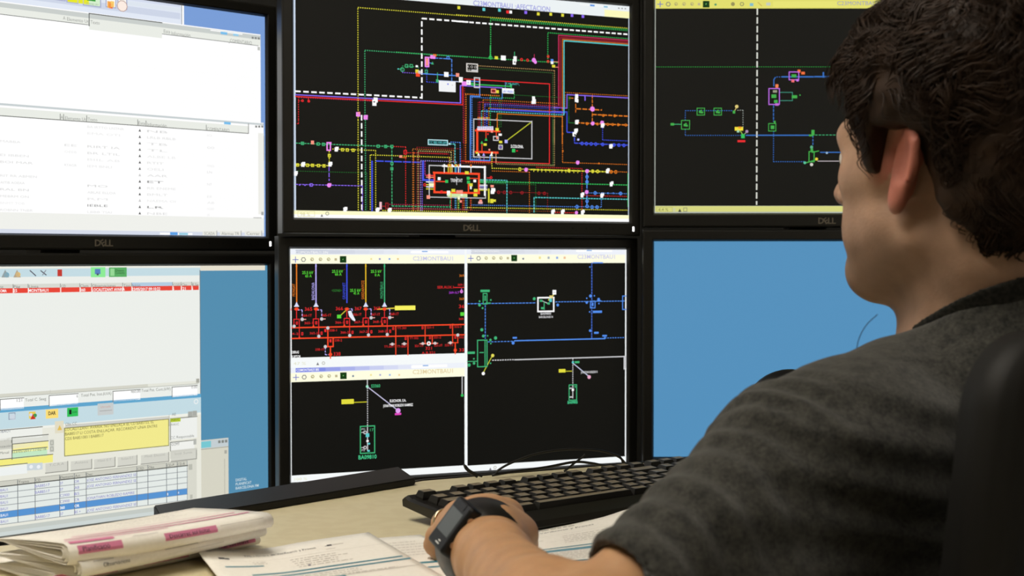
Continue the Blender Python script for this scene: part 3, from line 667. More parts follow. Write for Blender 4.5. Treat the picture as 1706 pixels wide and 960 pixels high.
# window below it
S.o(470, 590, 4.3625)
a = S.uv(62, 40); b = S.uv(1340, 0); S.text(82, 80, '47 %', 20, C(220, 220, 190), w=90); S.tri(258, 70, 2.4, C(120, 120, 130)); S.ring(300, 66, 2.4, C(190, 190, 180), n=6)
window(0, 0, '', (485.5, 637, 774, 775.5), C(104, 120, 226), 0, '', 0)
S.o(470, 590, 4.3625); S.text(102, 126, 'C23MONTBAU1 BIS', 16, W_, w=165, bold=.02)
toolbar(S, [100, 160, 220, 282, 340, 393, 445], lambda x: 170 - (x - 100) * .035)
S.sq(515, 160, 3, 3, C(110, 130, 150))
for x, c in ((645, C(240, 226, 150)), (712, C(170, 170, 210)), (782, C(150, 180, 230)), (850, C(240, 210, 150))): S.sq(x, 152, 3, 3, c)
S.text(948, 146, 'C23MONTBAU1', 30, C(226, 206, 160), w=292, bold=.01); S.rect(938, 82, 1200, 96, W_, 2); S.sq(1042, 84, 10, 2, C(140, 180, 230), 3)
S.ln([619, 190, 619, 240], GR, 1.6); S.dot(618, 236, 2.4, C(160, 230, 200)); S.text(646, 244, 'S3360', 22, ME, w=66, bold=.02); S.ln([620, 245, 620, 520], GR, 1.6, (2.2, 1.6)); S.ln([622, 240, 835, 405], C(200, 196, 226), 1.5, snap=False)
S.sq(476, 346, 21, 8, Y_); S.ln([522, 352, 612, 357], C(190, 186, 40), 1.6); S.text(782, 350, 'ELECNOR, S.A.', 18, W_, w=118, bold=.02); S.text(734, 386, 'JONATHAN ROBLEDO RAMIREZ', 18, W_, w=216, bold=.02); S.dot(842, 412, 4.4, C(226, 160, 240)); S.sq(842, 436, 11, 3.4, C(226, 70, 190))
S.sq(620, 622, 24.5, 45, ME, fill=False, lw=1.8); S.ln([620, 520, 620, 700], GR, 1.6); S.text(638, 562, '17', 20, ME, w=26); S.sq(620, 590, 6, 6, CY); S.sq(620, 632, 4, 3, W_); S.sq(630, 652, 4, 3, CY); S.sq(628, 704, 4, 3, CY)
for y in (570, 680): S.ring(602, y, 2.4, GR); S.ln([578, y, 596, y], GR, 1.2)
S.text(577, 554, 'M1', 14, GR, w=24); S.text(577, 706, 'M2', 14, GR, w=24); S.text(554, 766, 'BA09810', 28, C(70, 200, 140), w=132, bold=.02)
S.ln([1308, 160, 1308, 295], GR, 1.6); S.dot(1308, 300, 2.6, G_)
S.text(90, 920, '100 %', 18, C(225, 225, 190), w=90)
# right-hand window
window(0, 0, '', (778.5, 438.5, 1041, 760.5), C(206, 210, 220), 0, '', 0)
S.o(770, 400, 4.8); S.text(74, 98, 'C23MONTBAU1.DOCKING', 14, W_, w=220); toolbar(S, [68, 130, 190, 250, 308, 364, 415], lambda x: 147 - (x - 68) * .006)
S.sq(487, 150, 3, 3, C(110, 120, 140))
for x, c in ((620, C(240, 226, 150)), (690, C(170, 180, 190)), (758, C(140, 170, 230)), (818, C(240, 190, 150))): S.sq(x, 142, 4, 4, c)
S.text(920, 150, 'C23MONTBAU1', 32, C(200, 200, 236), w=300, bold=.01); S.rect(910, 78, 1200, 96, W_, 2); S.sq(1015, 84, 10, 2, C(140, 180, 230), 3)
S.ln([38, 510, 590, 497], BL, 1.4, (5, 1.4)); S.ln([745, 495, 1300, 484], BL, 1.4, (4, 1.5)); S.ln([184, 520, 184, 790], BL, 1.5, (4, 1.6)); S.ln([1036, 180, 1036, 785], C(70, 110, 210), 1.8, (4, 1.2))
S.sq(182, 407, 17, 4, ME); S.sq(182, 470, 7, 18, ME, fill=False, lw=1.6); S.sq(182, 465, 2.4, 9, ME)
for x, y, r, c in ((138, 520, 2.6, ME), (138, 490, 1.6, ME), (162, 545, 1.8, ME), (228, 480, 1.5, ME), (156, 718, 2.8, ME), (168, 768, 2.6, ME), (202, 766, 1.4, ME), (266, 784, 3, ME), (225, 800, 2.4, ME), (228, 828, 1.4, ME), (575, 470, 2.8, ME), (763, 520, 2.6, BL), (1025, 448, 2.8, BL), (1090, 474, 2.6, BL), (995, 500, 2.4, BL), (1092, 508, 1.4, BL), (995, 466, 1.4, BL), (1022, 725, 2.4, BL), (406, 824, 2.8, BL), (1020, 216, 1.3, BL), (1018, 575, 1.4, BL), (1056, 446, 1.3, BL)): S.dot(x, y, r, c)
S.sq(207, 505, 9, 2, ME); S.sq(668, 516, 30, 24, W_, fill=False, lw=2.6); S.sq(736, 418, 7, 8, W_); S.sq(736, 418, 4, 1.6, GR, 6); S.ln([738, 430, 690, 480], Y_, 1.6, snap=False); S.sq(712, 455, 7, 5, C(226, 206, 110)); S.sq(706, 482, 5, 6, CY)
for x, y in ((630, 486), (690, 508), (640, 545)): S.sq(x, y, 5, 3.6, ME)
S.ln([655, 495, 655, 555], ME, 1.6); S.ln([625, 480, 690, 510], GR, 1.2, snap=False); S.text(626, 598, 'BA09805', 17, GR, w=84, bold=.03); S.text(612, 624, 'BARCELONES N', 15, GR, w=112, bold=.03)
S.sq(1043, 516, 9, 12, BL, fill=False, lw=1.6); S.sq(1043, 514, 3, 6, BL); S.sq(1080, 574, 18, 4, BL); S.sq(1072, 742, 9, 3.4, BL); S.sq(1138, 766, 9, 3, BL); S.dot(1140, 782, 1.8, BL); S.sq(1085, 182, 20, 2, BL); S.sq(1092, 486, 8, 2, BL)
S.frame(1282, 448, 1318, 555, BL, 1.6); S.ln([205, 815, 420, 808], BL, 1.3, (4, 2)); S.ln([420, 806, 1140, 784], BL, 2); S.ln([1140, 784, 1302, 780], BL, 1.4, (3, 2)); S.sq(420, 782, 8, 3, BL)
S.frame(122, 802, 198, 1012, ME, 1.7); S.ln([182, 802, 182, 1010], ME, 1.6); S.sq(70, 902, 14, 4, ME); S.sq(155, 900, 8, 1.6, ME); S.dot(92, 950, 1.5, ME)
S.ln([238, 930, 168, 1062], C(196, 196, 60), 1.6, snap=False); S.dot(243, 924, 3, C(230, 220, 90)); S.dot(168, 1068, 3, W_)
S.o(770, 590, 4.8); S.ln([40, 60, 120, 58], ME, 1.3); S.dot(54, 88, 3, ME); S.dot(94, 74, 2.4, ME); S.dot(226, 74, 1.4, ME)
S.ln([240, 50, 420, 46], GR, 1.8, (3, 1.6)); S.ln([420, 46, 1306, 18, 1300, 110], GR, 1.9); S.ln([1296, 20, 1296, 118], GR, 2.4)
S.ln([884, 36, 884, 260], GR, 1.6, (2.4, 1.4)); S.sq(918, 65, 9, 3.6, ME); S.dot(884, 66, 2.2, CY); S.ln([888, 76, 1012, 178], C(196, 200, 226), 1.6, snap=False); S.sq(798, 134, 13, 6, Y_); S.ln([830, 138, 876, 142], C(190, 186, 40), 1.5); S.text(948, 155, 'JONATHAN ROBLEDO R', 17, GR, w=134, bold=.03); S.dot(1014, 184, 3.4, C(236, 170, 200))
S.sq(884, 308, 14.5, 27, ME, fill=False, lw=1.6); S.ln([884, 250, 884, 350], GR, 1.6); S.sq(884, 286, 4, 4, W_); S.sq(870, 344, 6, 2.2, GR); S.sq(866, 274, 5, 2, GR); S.sq(902, 262, 2.6, 3, ME); S.text(842, 398, 'BA09805', 21, C(70, 200, 140), w=80, bold=.03)
S.tri(224, 918, 2.4, C(120, 120, 130)); S.ring(262, 908, 2.4, C(190, 190, 180), n=6)
S.build('diagram_windows', M_SCREEN, MON['ML'][1])

# ---------------------------------------------------------------- upper right
S = MON['RU'][2]; S.px = lambda: .0009; YB = C(214, 214, 128)
DK = C(16, 16, 14); GE = C(40, 150, 62); GS = C(66, 170, 74); BT = C(54, 110, 190)
fill(S, -E_, -F_, E_, F_, C(176, 182, 172)); S.o(0, 0, 1)
S.rect(1092.5, -30, 1660, 343, DK, 1); a = S.uv(1092, 14.3); fill(S, -E_ + .001, a[1], E_, F_, C(226, 222, 110), 1.5)
a = S.uv(1092, 343.5); fill(S, -E_ + .001, -F_ + .002, E_, a[1], YB, 1.5); S.o(1060, 0, 4.3636)
toolbar(S, [174, 232, 288, 346, 404, 456, 508], lambda x: 31)
S.dot(576, 34, 2, C(70, 150, 110)); S.dot(702, 30, 3.4, C(150, 146, 90)); S.ring(768, 30, 3, C(130, 130, 100), n=6); S.sq(838, 34, 6, 5, C(130, 190, 200)); S.ln([885, 18, 910, 42], C(200, 170, 80), 1.2, snap=False); S.sq(960, 30, 7, 5, C(196, 206, 190)); S.rect(995, 10, 1460, 50, C(232, 228, 118), 2)
S.text(1460, 38, 'C23MONTBAU1', 28, C(150, 150, 190), w=300)
S.ln([145, 487, 2000, 478], GE, 1.2, DOT); S.ln([880, 62, 872, 1490], C(214, 216, 206), 2.4, (10.6, 4)); 
S.ln([1020, 560, 1060, 560], BT, 1.4, DOT); S.ln([1062, 559, 1285, 558], BT, 2.2); S.ln([1298, 558, 1375, 558], BT, 2.2); S.ln([1360, 530, 1362, 560], BT, 2.4); S.ln([1375, 556, 1460, 555], BT, 1, DOT); S.ln([1010, 564, 1000, 580, 1000, 625], BT, 1.6)
S.sq(1146, 552, 16, 13, C(190, 110, 230), fill=False, lw=1.5); S.sq(1146, 552, 8, 5, GS); S.sq(1183, 518, 5, 5, C(240, 110, 60)); S.sq(1212, 532, 6, 4.4, C(240, 110, 60)); S.sq(1138, 588, 5, 5, C(240, 110, 110)); S.sq(1172, 584, 4, 4, C(200, 120, 230))
S.sq(1002, 702, 17.5, 26.5, C(190, 110, 230), fill=False, lw=1.5); S.sq(1022, 626, 5, 6, C(240, 130, 80)); S.sq(1008, 665, 7, 4, C(150, 150, 130)); S.sq(1000, 700, 8, 6, GS); S.sq(1014, 738, 6, 5, GS); S.sq(1022, 760, 6, 4, C(190, 110, 210))
S.ln([1040, 672, 1135, 672, 1137, 732, 1040, 732], C(60, 140, 120), 1.2); S.sq(1150, 704, 9, 5, GS); S.dot(1190, 692, 1.2, GS); S.ln([998, 765, 998, 885], BT, 1.5, (5, 1.5)); S.sq(988, 926, 12, 12.5, GS, fill=False, lw=1.2); S.sq(990, 926, 6, 6, GS); S.sq(1006, 888, 3, 4, GS)
S.ln([998, 955, 998, 1176, 1225, 1176], BT, 1.3, DOT); S.ln([356, 875, 356, 805, 700, 805], BT, 1.2, DOT); S.ln([735, 802, 776, 803, 776, 930], C(150, 156, 150), 1.3, DOT); S.dot(730, 775, 3, C(220, 200, 120)); S.sq(710, 815, 4, 5, GS); S.ln([730, 780, 715, 805], C(220, 200, 120), 1, snap=False)
for x, y, w, h in ((469, 812, 12.5, 11.5), (592, 812, 12.5, 11.5), (358, 908, 13.5, 14.5)): S.sq(x, y, w, h, GS, fill=False, lw=1.2); S.sq(x - 6, y + 2, 3.4, 4, GS); S.sq(x + 8, y + 6, 4, 3, GS); S.sq(x + 3, y - 8, 3, 2, GS)
S.sq(262, 904, 6, 4, GS); S.ln([272, 904, 328, 904], ME, 1.2); S.ln([356, 940, 356, 985, 770, 985], BT, 1.2, DOT); S.ln([800, 984, 1260, 982], BT, 1.9); S.ln([1300, 982, 1460, 980], ME, 1.2, (4, 2))
S.sq(746, 937, 14, 6, C(244, 224, 60)); S.sq(752, 928, 5, 3, C(240, 130, 50)); S.sq(740, 955, 4, 4, C(160, 210, 180)); S.ln([750, 945, 775, 980], C(160, 200, 80), 1.2, snap=False); S.dot(804, 956, 2.6, C(170, 140, 180)); S.ln([800, 962, 778, 985], C(150, 170, 130), 1.2, snap=False); S.sq(775, 990, 6, 7, G_); S.sq(764, 1027, 13, 3.4, R_)
S.sq(1284, 965, 5, 9, GS); S.sq(1270, 985, 7, 3, GS); S.ln([1284, 985, 1284, 1065], BT, 1.4, (4, 2)); S.dot(1274, 1070, 2.6, C(90, 170, 130)); S.sq(1274, 1140, 8.5, 17, GS, fill=False, lw=1.6); S.sq(1276, 1090, 4, 5, GS); S.ln([1280, 1108, 1325, 1098], GS, 1.6, snap=False); S.ln([1240, 1182, 1300, 1165], GS, 1.8, snap=False); S.dot(1225, 1184, 2.4, C(90, 190, 150)); S.dot(1310, 1157, 2.6, C(230, 206, 60)); S.dot(1274, 1197, 2.8, C(206, 206, 196))
S.ln([1340, 1108, 2000, 1106], BT, 1.6); S.dot(1385, 1112, 2, C(150, 180, 210)); S.ln([1320, 1172, 2000, 1170], C(180, 172, 176), 1.4); S.sq(1499, 990, 17.5, 13.5, C(210, 216, 206)); S.sq(1499, 990, 14, 10, C(30, 50, 34), 5.5); S.sq(1494, 990, 6, 5, GS, 6); S.sq(1510, 986, 5, 4, C(200, 206, 200), 6)
S.o(1060, 190, 4.3636); S.frame(148, 678, 262, 712, C(184, 184, 104), .8); S.text(160, 706, '4.4 %', 20, C(120, 122, 60), w=72); S.sq(275, 696, 4, 6, C(204, 206, 160)); S.tri(316, 700, 2.8, C(70, 74, 50)); S.sq(356, 696, 5.5, 6, C(150, 152, 110), fill=False)
S.build('network_diagram', M_SCREEN, MON['RU'][1])

# ---------------------------------------------------------------- lower right: plain desktop
S = MON['RL'][2]; fill(S, -E_, -F_, E_, F_, C(84, 144, 188))
S.build('desktop_background', M_SCREEN, MON['RL'][1])

# ---------------------------------------------------------------- upper left: list windows
S = MON['LU'][2]; S.px = lambda: .0010; PAPER = C(234, 237, 230); INK = C(176, 178, 172)
fill(S, -E_, -F_, E_, F_, C(122, 158, 216)); S.o(200, 0, 6.824)
u1 = S.uv(705, 250)[0]; v0 = S.uv(705, 278)[1]
fill(S, -E_, v0, u1, F_, C(226, 233, 246), 1)
for y0_, y1_, c in ((-80, -30, C(206, 214, 236)), (20, 85, C(212, 220, 238)), (95, 140, C(222, 230, 240)), (150, 222, C(206, 214, 232))):
    fill(S, -E_, S.uv(690, y1_)[1], u1 - .003, S.uv(690, y0_)[1], c, 1.3)
fill(S, u1 - .0012, v0, u1, F_, C(150, 156, 160), 2); fill(S, u1, v0, u1 + .003, F_, W_, 2)
S.o(0, 0, 7.108)
for x0_, y0_, x1_, y1_, c in ((470, -60, 770, 10, W_), (790, -60, 920, 40, C(250, 214, 60)), (985, -40, 1190, 85, C(214, 240, 206)), (1255, 0, 1370, 95, C(252, 250, 246)), (1395, 15, 1500, 110, C(250, 246, 240))):
    a = S.uv(x0_, y0_); b = S.uv(x1_, y1_); fill(S, a[0], b[1], b[0], b[1] + .030, c, 2.4); S.uline([(a[0], b[1] + .03), (a[0], b[1]), (b[0], b[1]), (b[0], b[1] + .03)], C(170, 176, 206), 1.6, None, 3)
a = S.uv(800, 22); fill(S, a[0], a[1], a[0] + .03, a[1] + .012, C(232, 232, 40), 3); S.sq(1080, 0, 12, 3, C(60, 160, 60), 4); S.text(1015, 50, 'STAND BY', 22, C(150, 170, 150), w=150)
S.sq(1290, 55, 5, 9, C(244, 170, 80), 4); S.sq(1312, 70, 5, 7, C(236, 110, 60), 4); S.sq(1330, 50, 5, 8, C(250, 206, 110), 4); S.dot(1445, 72, 7, C(252, 236, 226), 4); S.ring(1445, 72, 7.4, C(190, 160, 150), w=1)
# upper list window
S.o(0, 0, 3.5542)
ur = S.uv(1542, 300)[0]
def lv(x, y): return S.uv(x, y)[1]
vt = lv(1542, 205)
fill(S, -E_, lv(1500, 740), ur, vt, W_, 3)
fill(S, -E_, lv(1000, 168), ur, vt - .0015, C(202, 207, 204), 3.2); fill(S, -E_, lv(1520, 270), ur, lv(1000, 168), PAPER, 3.3)
vb = lv(1520, 270); S.uline([(-E_, vb), (ur - .004, vb)], C(120, 122, 120), .9, None, 4)
u_a, u_b = S.uv(527, 140)[0], S.uv(958, 165)[0]
fill(S, u_a, vb - .006, u_b, vb + .0012, PAPER, 4.4); S.uline([(u_a, vb - .001), (u_a, vb + .0155), (u_b, vb + .0155)], C(90, 92, 90), 1.2, None, 5)
S.rect(1245, 182, 1435, 200, W_, 4); S.sq(1325, 197, 11, 3.6, C(120, 190, 236), 5); S.sq(1395, 207, 9, 3, C(150, 206, 236), 5)
for k in range(3): S.sq(1495 + 18 * k, 224 + 2 * k, 3.4, 3, C(130, 132, 130), 5)
for x, y in ((370, 105), (388, 108), (966, 182), (1008, 187), (1356, 238)): S.ln([x, y - 16, x, y + 16], C(140, 142, 140), 1)
for x, y, s, w in ((372, 116, 'A', 14), (396, 122, 'Elemento Ut', 128), (535, 140, 'Texto', 54), (968, 194, 'Esta', 38), (1014, 206, 'Información', 112), (1360, 250, 'COMENTARIO', 130)): S.text(x, y, s, 20, C(150, 152, 148), w=w)
S.sq(1531, 288, 4, 5, C(190, 192, 188), 5)
# lower list window
ur2 = S.uv(1560, 760)[0]; vt2 = lv(1560, 728)
fill(S, -E_, lv(1000, 1345), ur2, vt2, W_, 6)
fill(S, -E_, lv(1000, 700), ur2, vt2 - .001, C(200, 208, 210), 6.2); S.rect(1265, 722, 1450, 738, W_, 6.4); S.sq(1345, 730, 11, 3.6, C(120, 190, 236), 6.6)
vh = lv(1000, 757); ue = S.uv(1470, 785)[0]
fill(S, -E_, vh, ue, lv(1000, 712), PAPER, 6.4); S.uline([(-E_, vh), (ue, vh), (ue, vh + .014)], C(110, 112, 108), 1.1, None, 6.6)
for x, y in ((355, 690), (375, 692), (512, 700), (814, 724), (863, 730), (1220, 755)): S.ln([x, y - 14, x, y + 18], C(130, 132, 128), 1, layer=7)
for x, y, s, w in ((358, 704, 'A', 14), (384, 708, 'Elemento Ut', 124), (518, 716, 'Texto', 56), (818, 738, 'Esta', 40), (870, 746, 'Información', 114), (1224, 773, 'COMENTARIO', 132)): S.text(x, y, s, 19, C(140, 142, 138), w=w, layer=8)
for k in range(3): S.sq(1515 + 18 * k, 750, 3.4, 3, C(130, 132, 130), 8)
rn = random.Random(3)
for k in range(14):
    y = 772 + 37.7 * k
    yy = lambda x: y + (x - 830) * (.072 - k * .0036)
    dark = k in (8, 12)
    for x, n, keep in ((0, rn.randint(5, 9), .8), (516, rn.randint(5, 9), .95), (870, rn.randint(4, 7), .95), (1225, rn.randint(1, 3), .6), (380, 3, .2)):
        if rn.random() > keep: continue
        s = ' '.join(''.join(rn.choice('AMNTIELORB') for _ in range(rn.randint(2, 5))) for _ in range(max(1, n // 3)))
        g = rn.randint(214, 236) if not (dark and x in (516, 870)) else 150
        S.text(x, yy(x) + 8, s, 13, C(g, g, g), w=n * (24 if x != 1225 else 14), layer=8)
    S.tri(826, yy(826), 1.9, C(90, 90, 90) if k not in (7, 11) else C(200, 200, 200), 8)
S.ln([400, 350, 1480, 430], C(252, 252, 252), .5, layer=7)
# lower edge of that window, scroll bar and buttons
S.o(0, 180, 3.5542)
fill(S, -E_, lv(1000, 745), ur2, lv(1000, 640), C(240, 241, 236), 6.6)
fill(S, -E_, lv(800, 760), ur2, lv(800, 728), C(214, 220, 234), 6.8)
S.rect(945, 738, 1138, 752, W_, 7); S.sq(1028, 744, 12, 4, C(90, 160, 230), 7.5); S.sq(1085, 746, 14, 3, C(150, 206, 226), 7.5)
for x, w, s in ((1198, 84, 'SCADA'), (1300, 126, 'Alarmas TR'), (1448, 100, 'Cerrar')):
    S.rect(x, 728, x + w, 756, C(234, 234, 226), 7); S.ln([x + w, 728, x + w, 756], C(150, 150, 150), 1, layer=7.5); S.text(x + 10, 752, s, 18, C(150, 152, 148), w=w - 22, layer=8)
us = S.uv(1548, 300)[0]; fill(S, us - .006, lv(1548, 630), us + .004, lv(1548, 150), C(238, 238, 232), 7); fill(S, us + .0035, lv(1548, 310), us + .0045, lv(1548, 165), C(160, 160, 156), 7.5)
S.ln([1500, 650, 1545, 652], C(170, 170, 166), 1, layer=8); S.sq(1552, 625, 4, 5, C(170, 172, 170), 8)
S.build('list_windows', M_SCREEN, MON['LU'][1])

# ---------------------------------------------------------------- lower left: forms and tables
S = MON['LL'][2]; S.px = lambda: .0010; FORM = C(232, 232, 220); LW = C(236, 239, 234); SKY = C(196, 220, 228); TX = C(120, 122, 116)
FL = F_ + .024; fill(S, -E_, -FL, E_, F_, C(84, 142, 176)); S.o(0, 430, 3.5542)
ux = S.uv(1187, 400)[0]
def lv(x, y): return S.uv(x, y)[1]
fill(S, -E_, -FL, ux, F_, LW, 1); fill(S, ux, F_ - .007, E_ - .004, F_, C(230, 224, 206), 1); fill(S, -E_, F_ - .003, ux, F_, C(236, 236, 226), 1.4)
fill(S, -E_, lv(600, 108), ux, lv(600, 60), SKY, 1.4); fill(S, ux - .0012, -FL, ux, F_ - .006, C(120, 134, 140), 2)
S.tri(30, 92, 5, C(150, 160, 160)); S.dot(38, 100, 3.6, C(120, 170, 190)); S.tri(100, 92, 5, C(180, 164, 140)); S.dot(106, 98, 3.4, C(226, 190, 120))
S.ln([178, 75, 210, 104], C(90, 90, 100), 1.4, snap=False); S.ln([242, 76, 272, 100], C(90, 90, 100), 1.4, snap=False); S.ln([270, 74, 252, 100], C(140, 140, 150), 1.2, snap=False)
S.sq(353, 88, 6.4, 9, C(196, 60, 50)); S.sq(580, 84, 21, 13.5, C(140, 236, 150)); S.sq(577, 80, 8, 7, C(90, 130, 190), 6); S.sq(577, 96, 3, 3, C(70, 70, 90), 6)
S.sq(697, 84, 26, 13, C(90, 172, 100)); S.sq(664, 84, 6, 10, C(150, 216, 150), 6); S.text(682, 80, 'Datos', 12, C(40, 60, 40), w=50); S.text(682, 94, 'Consulta', 12, C(40, 60, 40), w=54)
# table header and red row
vh0, vh1, vr = lv(600, 148), lv(600, 171), lv(600, 199)
fill(S, -E_, vh1, S.uv(1178, 150)[0], vh0, C(216, 218, 210), 2); fill(S, S.uv(778, 155)[0], vh1, S.uv(1020, 150)[0], vh0, C(180, 204, 224), 2.4)
fill(S, -E_, vr, S.uv(1176, 175)[0], vh1, C(232, 70, 56), 2.4)
for x in (75, 164, 355, 470, 540, 724, 777, 1020, 1070, 1133):
    u = S.uv(x, 175)[0]; fill(S, u, vr, u + .0016, vh1, C(250, 226, 220), 3); fill(S, u, vh1, u + .0008, vh0, C(130, 132, 126), 3)
for x, s, w in ((0, 'te', 18), (80, 'Pág', 38), (170, 'Línea', 56), (362, 'CD', 26), (474, 'Clem', 48), (545, 'Observaciones', 138), (730, 'Tipo', 40), (782, 'Inicio', 48), (1026, 'COD', 40), (1074, 'Cha', 32), (1138, 'E.Sp', 36)): S.text(x, 172 - (x - 600) * .011, s, 16, TX, w=w, layer=5)
for x, s, w in ((0, 'OMA', 38), (78, '25', 22), (167, 'MONTBAU1', 118), (474, '360', 30), (544, 'LOCALITZANT AVARIA', 194), (780, '23/05/2017 09:10:22', 168), (1022, '5', 8), (1074, '121', 24), (1134, '5', 8)): S.text(x, 196 - (x - 600) * .012, s, 17, W_, w=w, layer=5, bold=.015)
# scroll bar, totals
ub = S.uv(875, 745)[0]; fill(S, -E_, lv(600, 784), ub, lv(600, 765), C(212, 212, 200), 2); fill(S, ub, lv(600, 784), ux - .004, lv(600, 765), C(228, 229, 218), 2); fill(S, -E_, lv(600, 786), ux - .004, lv(600, 783), C(170, 172, 162), 2.4); S.sq(1170, 727, 5, 6, C(170, 170, 160), 4)
S.rect(296, 780, 298, 800, C(190, 190, 180), 4)
for x, y, s, w in ((98, 852, '121', 32), (148, 850, 'Total C. Seeg', 124), (452, 826, '6', 8), (478, 822, 'Total Pot. Inst.(kVA)', 180), (774, 800, '460,00', 56), (836, 794, 'Total Pot. Cont.(kW)', 172), (1132, 774, '0.00', 34)): S.text(x, y, s, 17, TX, w=w)
for x0_, x1_, y in ((0, 140, 838), (290, 462, 815), (668, 830, 790), (1018, 1168, 765)):
    a = S.uv(x0_, y); b = S.uv(x1_, y - (x1_ - x0_) * .07); v = a[1]; fill(S, a[0], v - .014, b[0], v, W_, 3); S.uline([(a[0], v - .014), (a[0], v), (b[0], v)], C(120, 122, 116), 1, None, 4)
# separator and second window
S.o(0, 640, 3.5542); vs = lv(600, 111)
fill(S, -E_, vs - .003, ux, vs + .0022, C(96, 166, 206), 3); fill(S, -E_, -FL, ux, vs - .003, FORM, 2.4); fill(S, -E_, vs - .0245, ux, vs - .003, SKY, 2.8); fill(S, -E_, vs - .0275, ux, vs - .0245, C(240, 241, 232), 2.8)
S.sq(70, 190, 8, 8, C(150, 160, 180), fill=False); S.sq(74, 196, 7, 7, C(206, 216, 226)); S.sq(190, 184, 9, 9, C(236, 206, 90)); S.tri(194, 192, 3.6, C(206, 50, 40), 6); S.dot(206, 186, 2.6, C(70, 150, 80), 6); S.dot(182, 182, 2.2, C(220, 220, 240), 6)
S.sq(307, 176, 17, 12, C(252, 222, 120)); S.text(285, 184, 'DAR', 20, C(60, 50, 40), w=44, bold=.03, layer=7); S.sq(429, 166, 15.5, 12, C(50, 190, 90)); S.text(408, 178, 'I', 24, C(20, 30, 30), w=14, layer=7, bold=.05); S.text(426, 172, 'com', 13, C(20, 50, 30), w=28, layer=7)
S.sq(624, 148, 23, 16, C(200, 205, 205)); S.text(595, 142, 'Llamada', 12, C(200, 160, 150), w=58, layer=7); S.ln([590, 160, 660, 154], C(170, 170, 170), 1, layer=7); S.ring(1160, 104, 3, C(236, 240, 240))
# left fields
def field(x0_, y0_, x1_, h, c, line=True, layer=4):
    a = S.uv(x0_, y0_); b = S.uv(x1_, y0_ - (x1_ - x0_) * .1); fill(S, a[0], a[1] - h, b[0], a[1], c, layer)
    if line: S.uline([(a[0], a[1] - h), (a[0], a[1]), (b[0], a[1])], C(110, 112, 104), 1.1, None, layer + .5)
field(-40, 278, 250, .0135, C(238, 240, 234)); S.text(0, 290, '/BAU1', 17, C(120, 126, 140), w=58)
field(70, 318, 285, .0145, C(222, 223, 214)); field(-40, 326, 66, .0145, C(206, 206, 196), False); S.text(0, 340, 'orígen', 13, C(190, 190, 180), w=50); S.ln([68, 312, 68, 345], C(80, 82, 76), 1.5)
field(72, 356, 285, .0115, C(250, 240, 150)); S.text(0, 378, 'ccación', 15, TX, w=66); field(70, 394, 278, .0115, C(196, 232, 196)); S.text(78, 410, '23/05/2017 17:02:18', 17, C(110, 130, 110), w=194); S.text(0, 416, 'Manual', 15, TX, w=52)
field(-30, 450, 312, .0105, C(244, 236, 130)); field(-40, 490, 160, .013, C(238, 242, 240)); S.sq(306, 348, 6, 9, C(206, 207, 196)); S.sq(306, 384, 6, 9, C(206, 207, 196)); S.sq(306, 348, 3.4, 5, C(170, 172, 162), 6, False); S.sq(306, 384, 3.4, 5, C(170, 172, 162), 6, False)
for x in (183, 227): S.sq(x, 490 - (x - 183) * .06, 11, 9, C(204, 214, 220)); S.dot(x, 490, 2.6, C(236, 240, 244), 6)
# yellow note box
field(385, 243, 1000, .0135, C(206, 206, 198), False, 4); S.text(386, 246, 'Obs CC', 16, TX, w=68)
a = S.uv(380, 262); b = S.uv(998, 364); fill(S, a[0], b[1], b[0], a[1] , C(242, 234, 142), 5); S.uline([(a[0], b[1]), (a[0], a[1]), (b[0], a[1]), (b[0], b[1]), (a[0], b[1])], C(140, 138, 90), 1.1, None, 5.5)
for k, (s, w) in enumerate((('LOCALITZANT AVARIA. NO ENLLAÇA EL CD BA85103, EL', 526), ('BA88517 LI COSTA ENLLAÇAR. RECORRENT LÍNIA ENTRE', 546), ('CDS BA851083 I BA88517', 228))):
    S.text(384, 278 + 27.5 * k, s, 17, C(112, 106, 66), w=w, layer=7)
S.sq(350, 255, 12, 16, C(226, 220, 196)); S.tri(352, 258, 3.4, C(226, 190, 90), 6); S.rect(1000, 180, 1002, 250, C(120, 122, 112), 5)
# right column
S.text(1016, 188, 'AE', 15, TX, w=24); S.sq(1125, 178, 7, 7.4, C(170, 172, 166)); S.sq(1152, 174, 7, 7.4, C(170, 172, 166)); field(1008, 206, 1166, .030, C(238, 240, 236), True, 4); S.sq(1038, 214, 16, 5, C(186, 206, 60)); S.text(1014, 220, 'MAVC', 13, C(90, 100, 40), w=48); S.text(1012, 248, 'IVAVC', 14, TX, w=46)
S.text(1008, 326, 'CC Responsable', 15, TX, w=140); field(1008, 346, 1150, .012, C(240, 241, 236)); S.text(1014, 366, 'CCMT', 15, C(60, 60, 60), w=48); S.sq(1153, 342, 4.6, 8, C(180, 182, 176))
field(1008, 394, 1166, .012, C(206, 206, 196), False)
for x, w, s in ((268, 132, 'T.C.R.A'), (418, 124, 'Avisos'), (556, 124, 'Histó E-T'), (696, 114, 'Reclam E-T'), (834, 164, 'Mod. Elecció'), (1012, 150, 'Incid. Sumin.')):
    y = 472 - (x - 268) * .088; field(x, y, x + w, .0125, C(212, 212, 202), False); a = S.uv(x, y); b = S.uv(x + w, y - w * .09); S.uline([(a[0], a[1] - .0125), (b[0], a[1] - .0125), (b[0], a[1])], C(150, 150, 142), 1.2, None, 5); S.text(x + 22, y + 22 - w * .05, s, 14, C(176, 176, 168), w=w - 44)
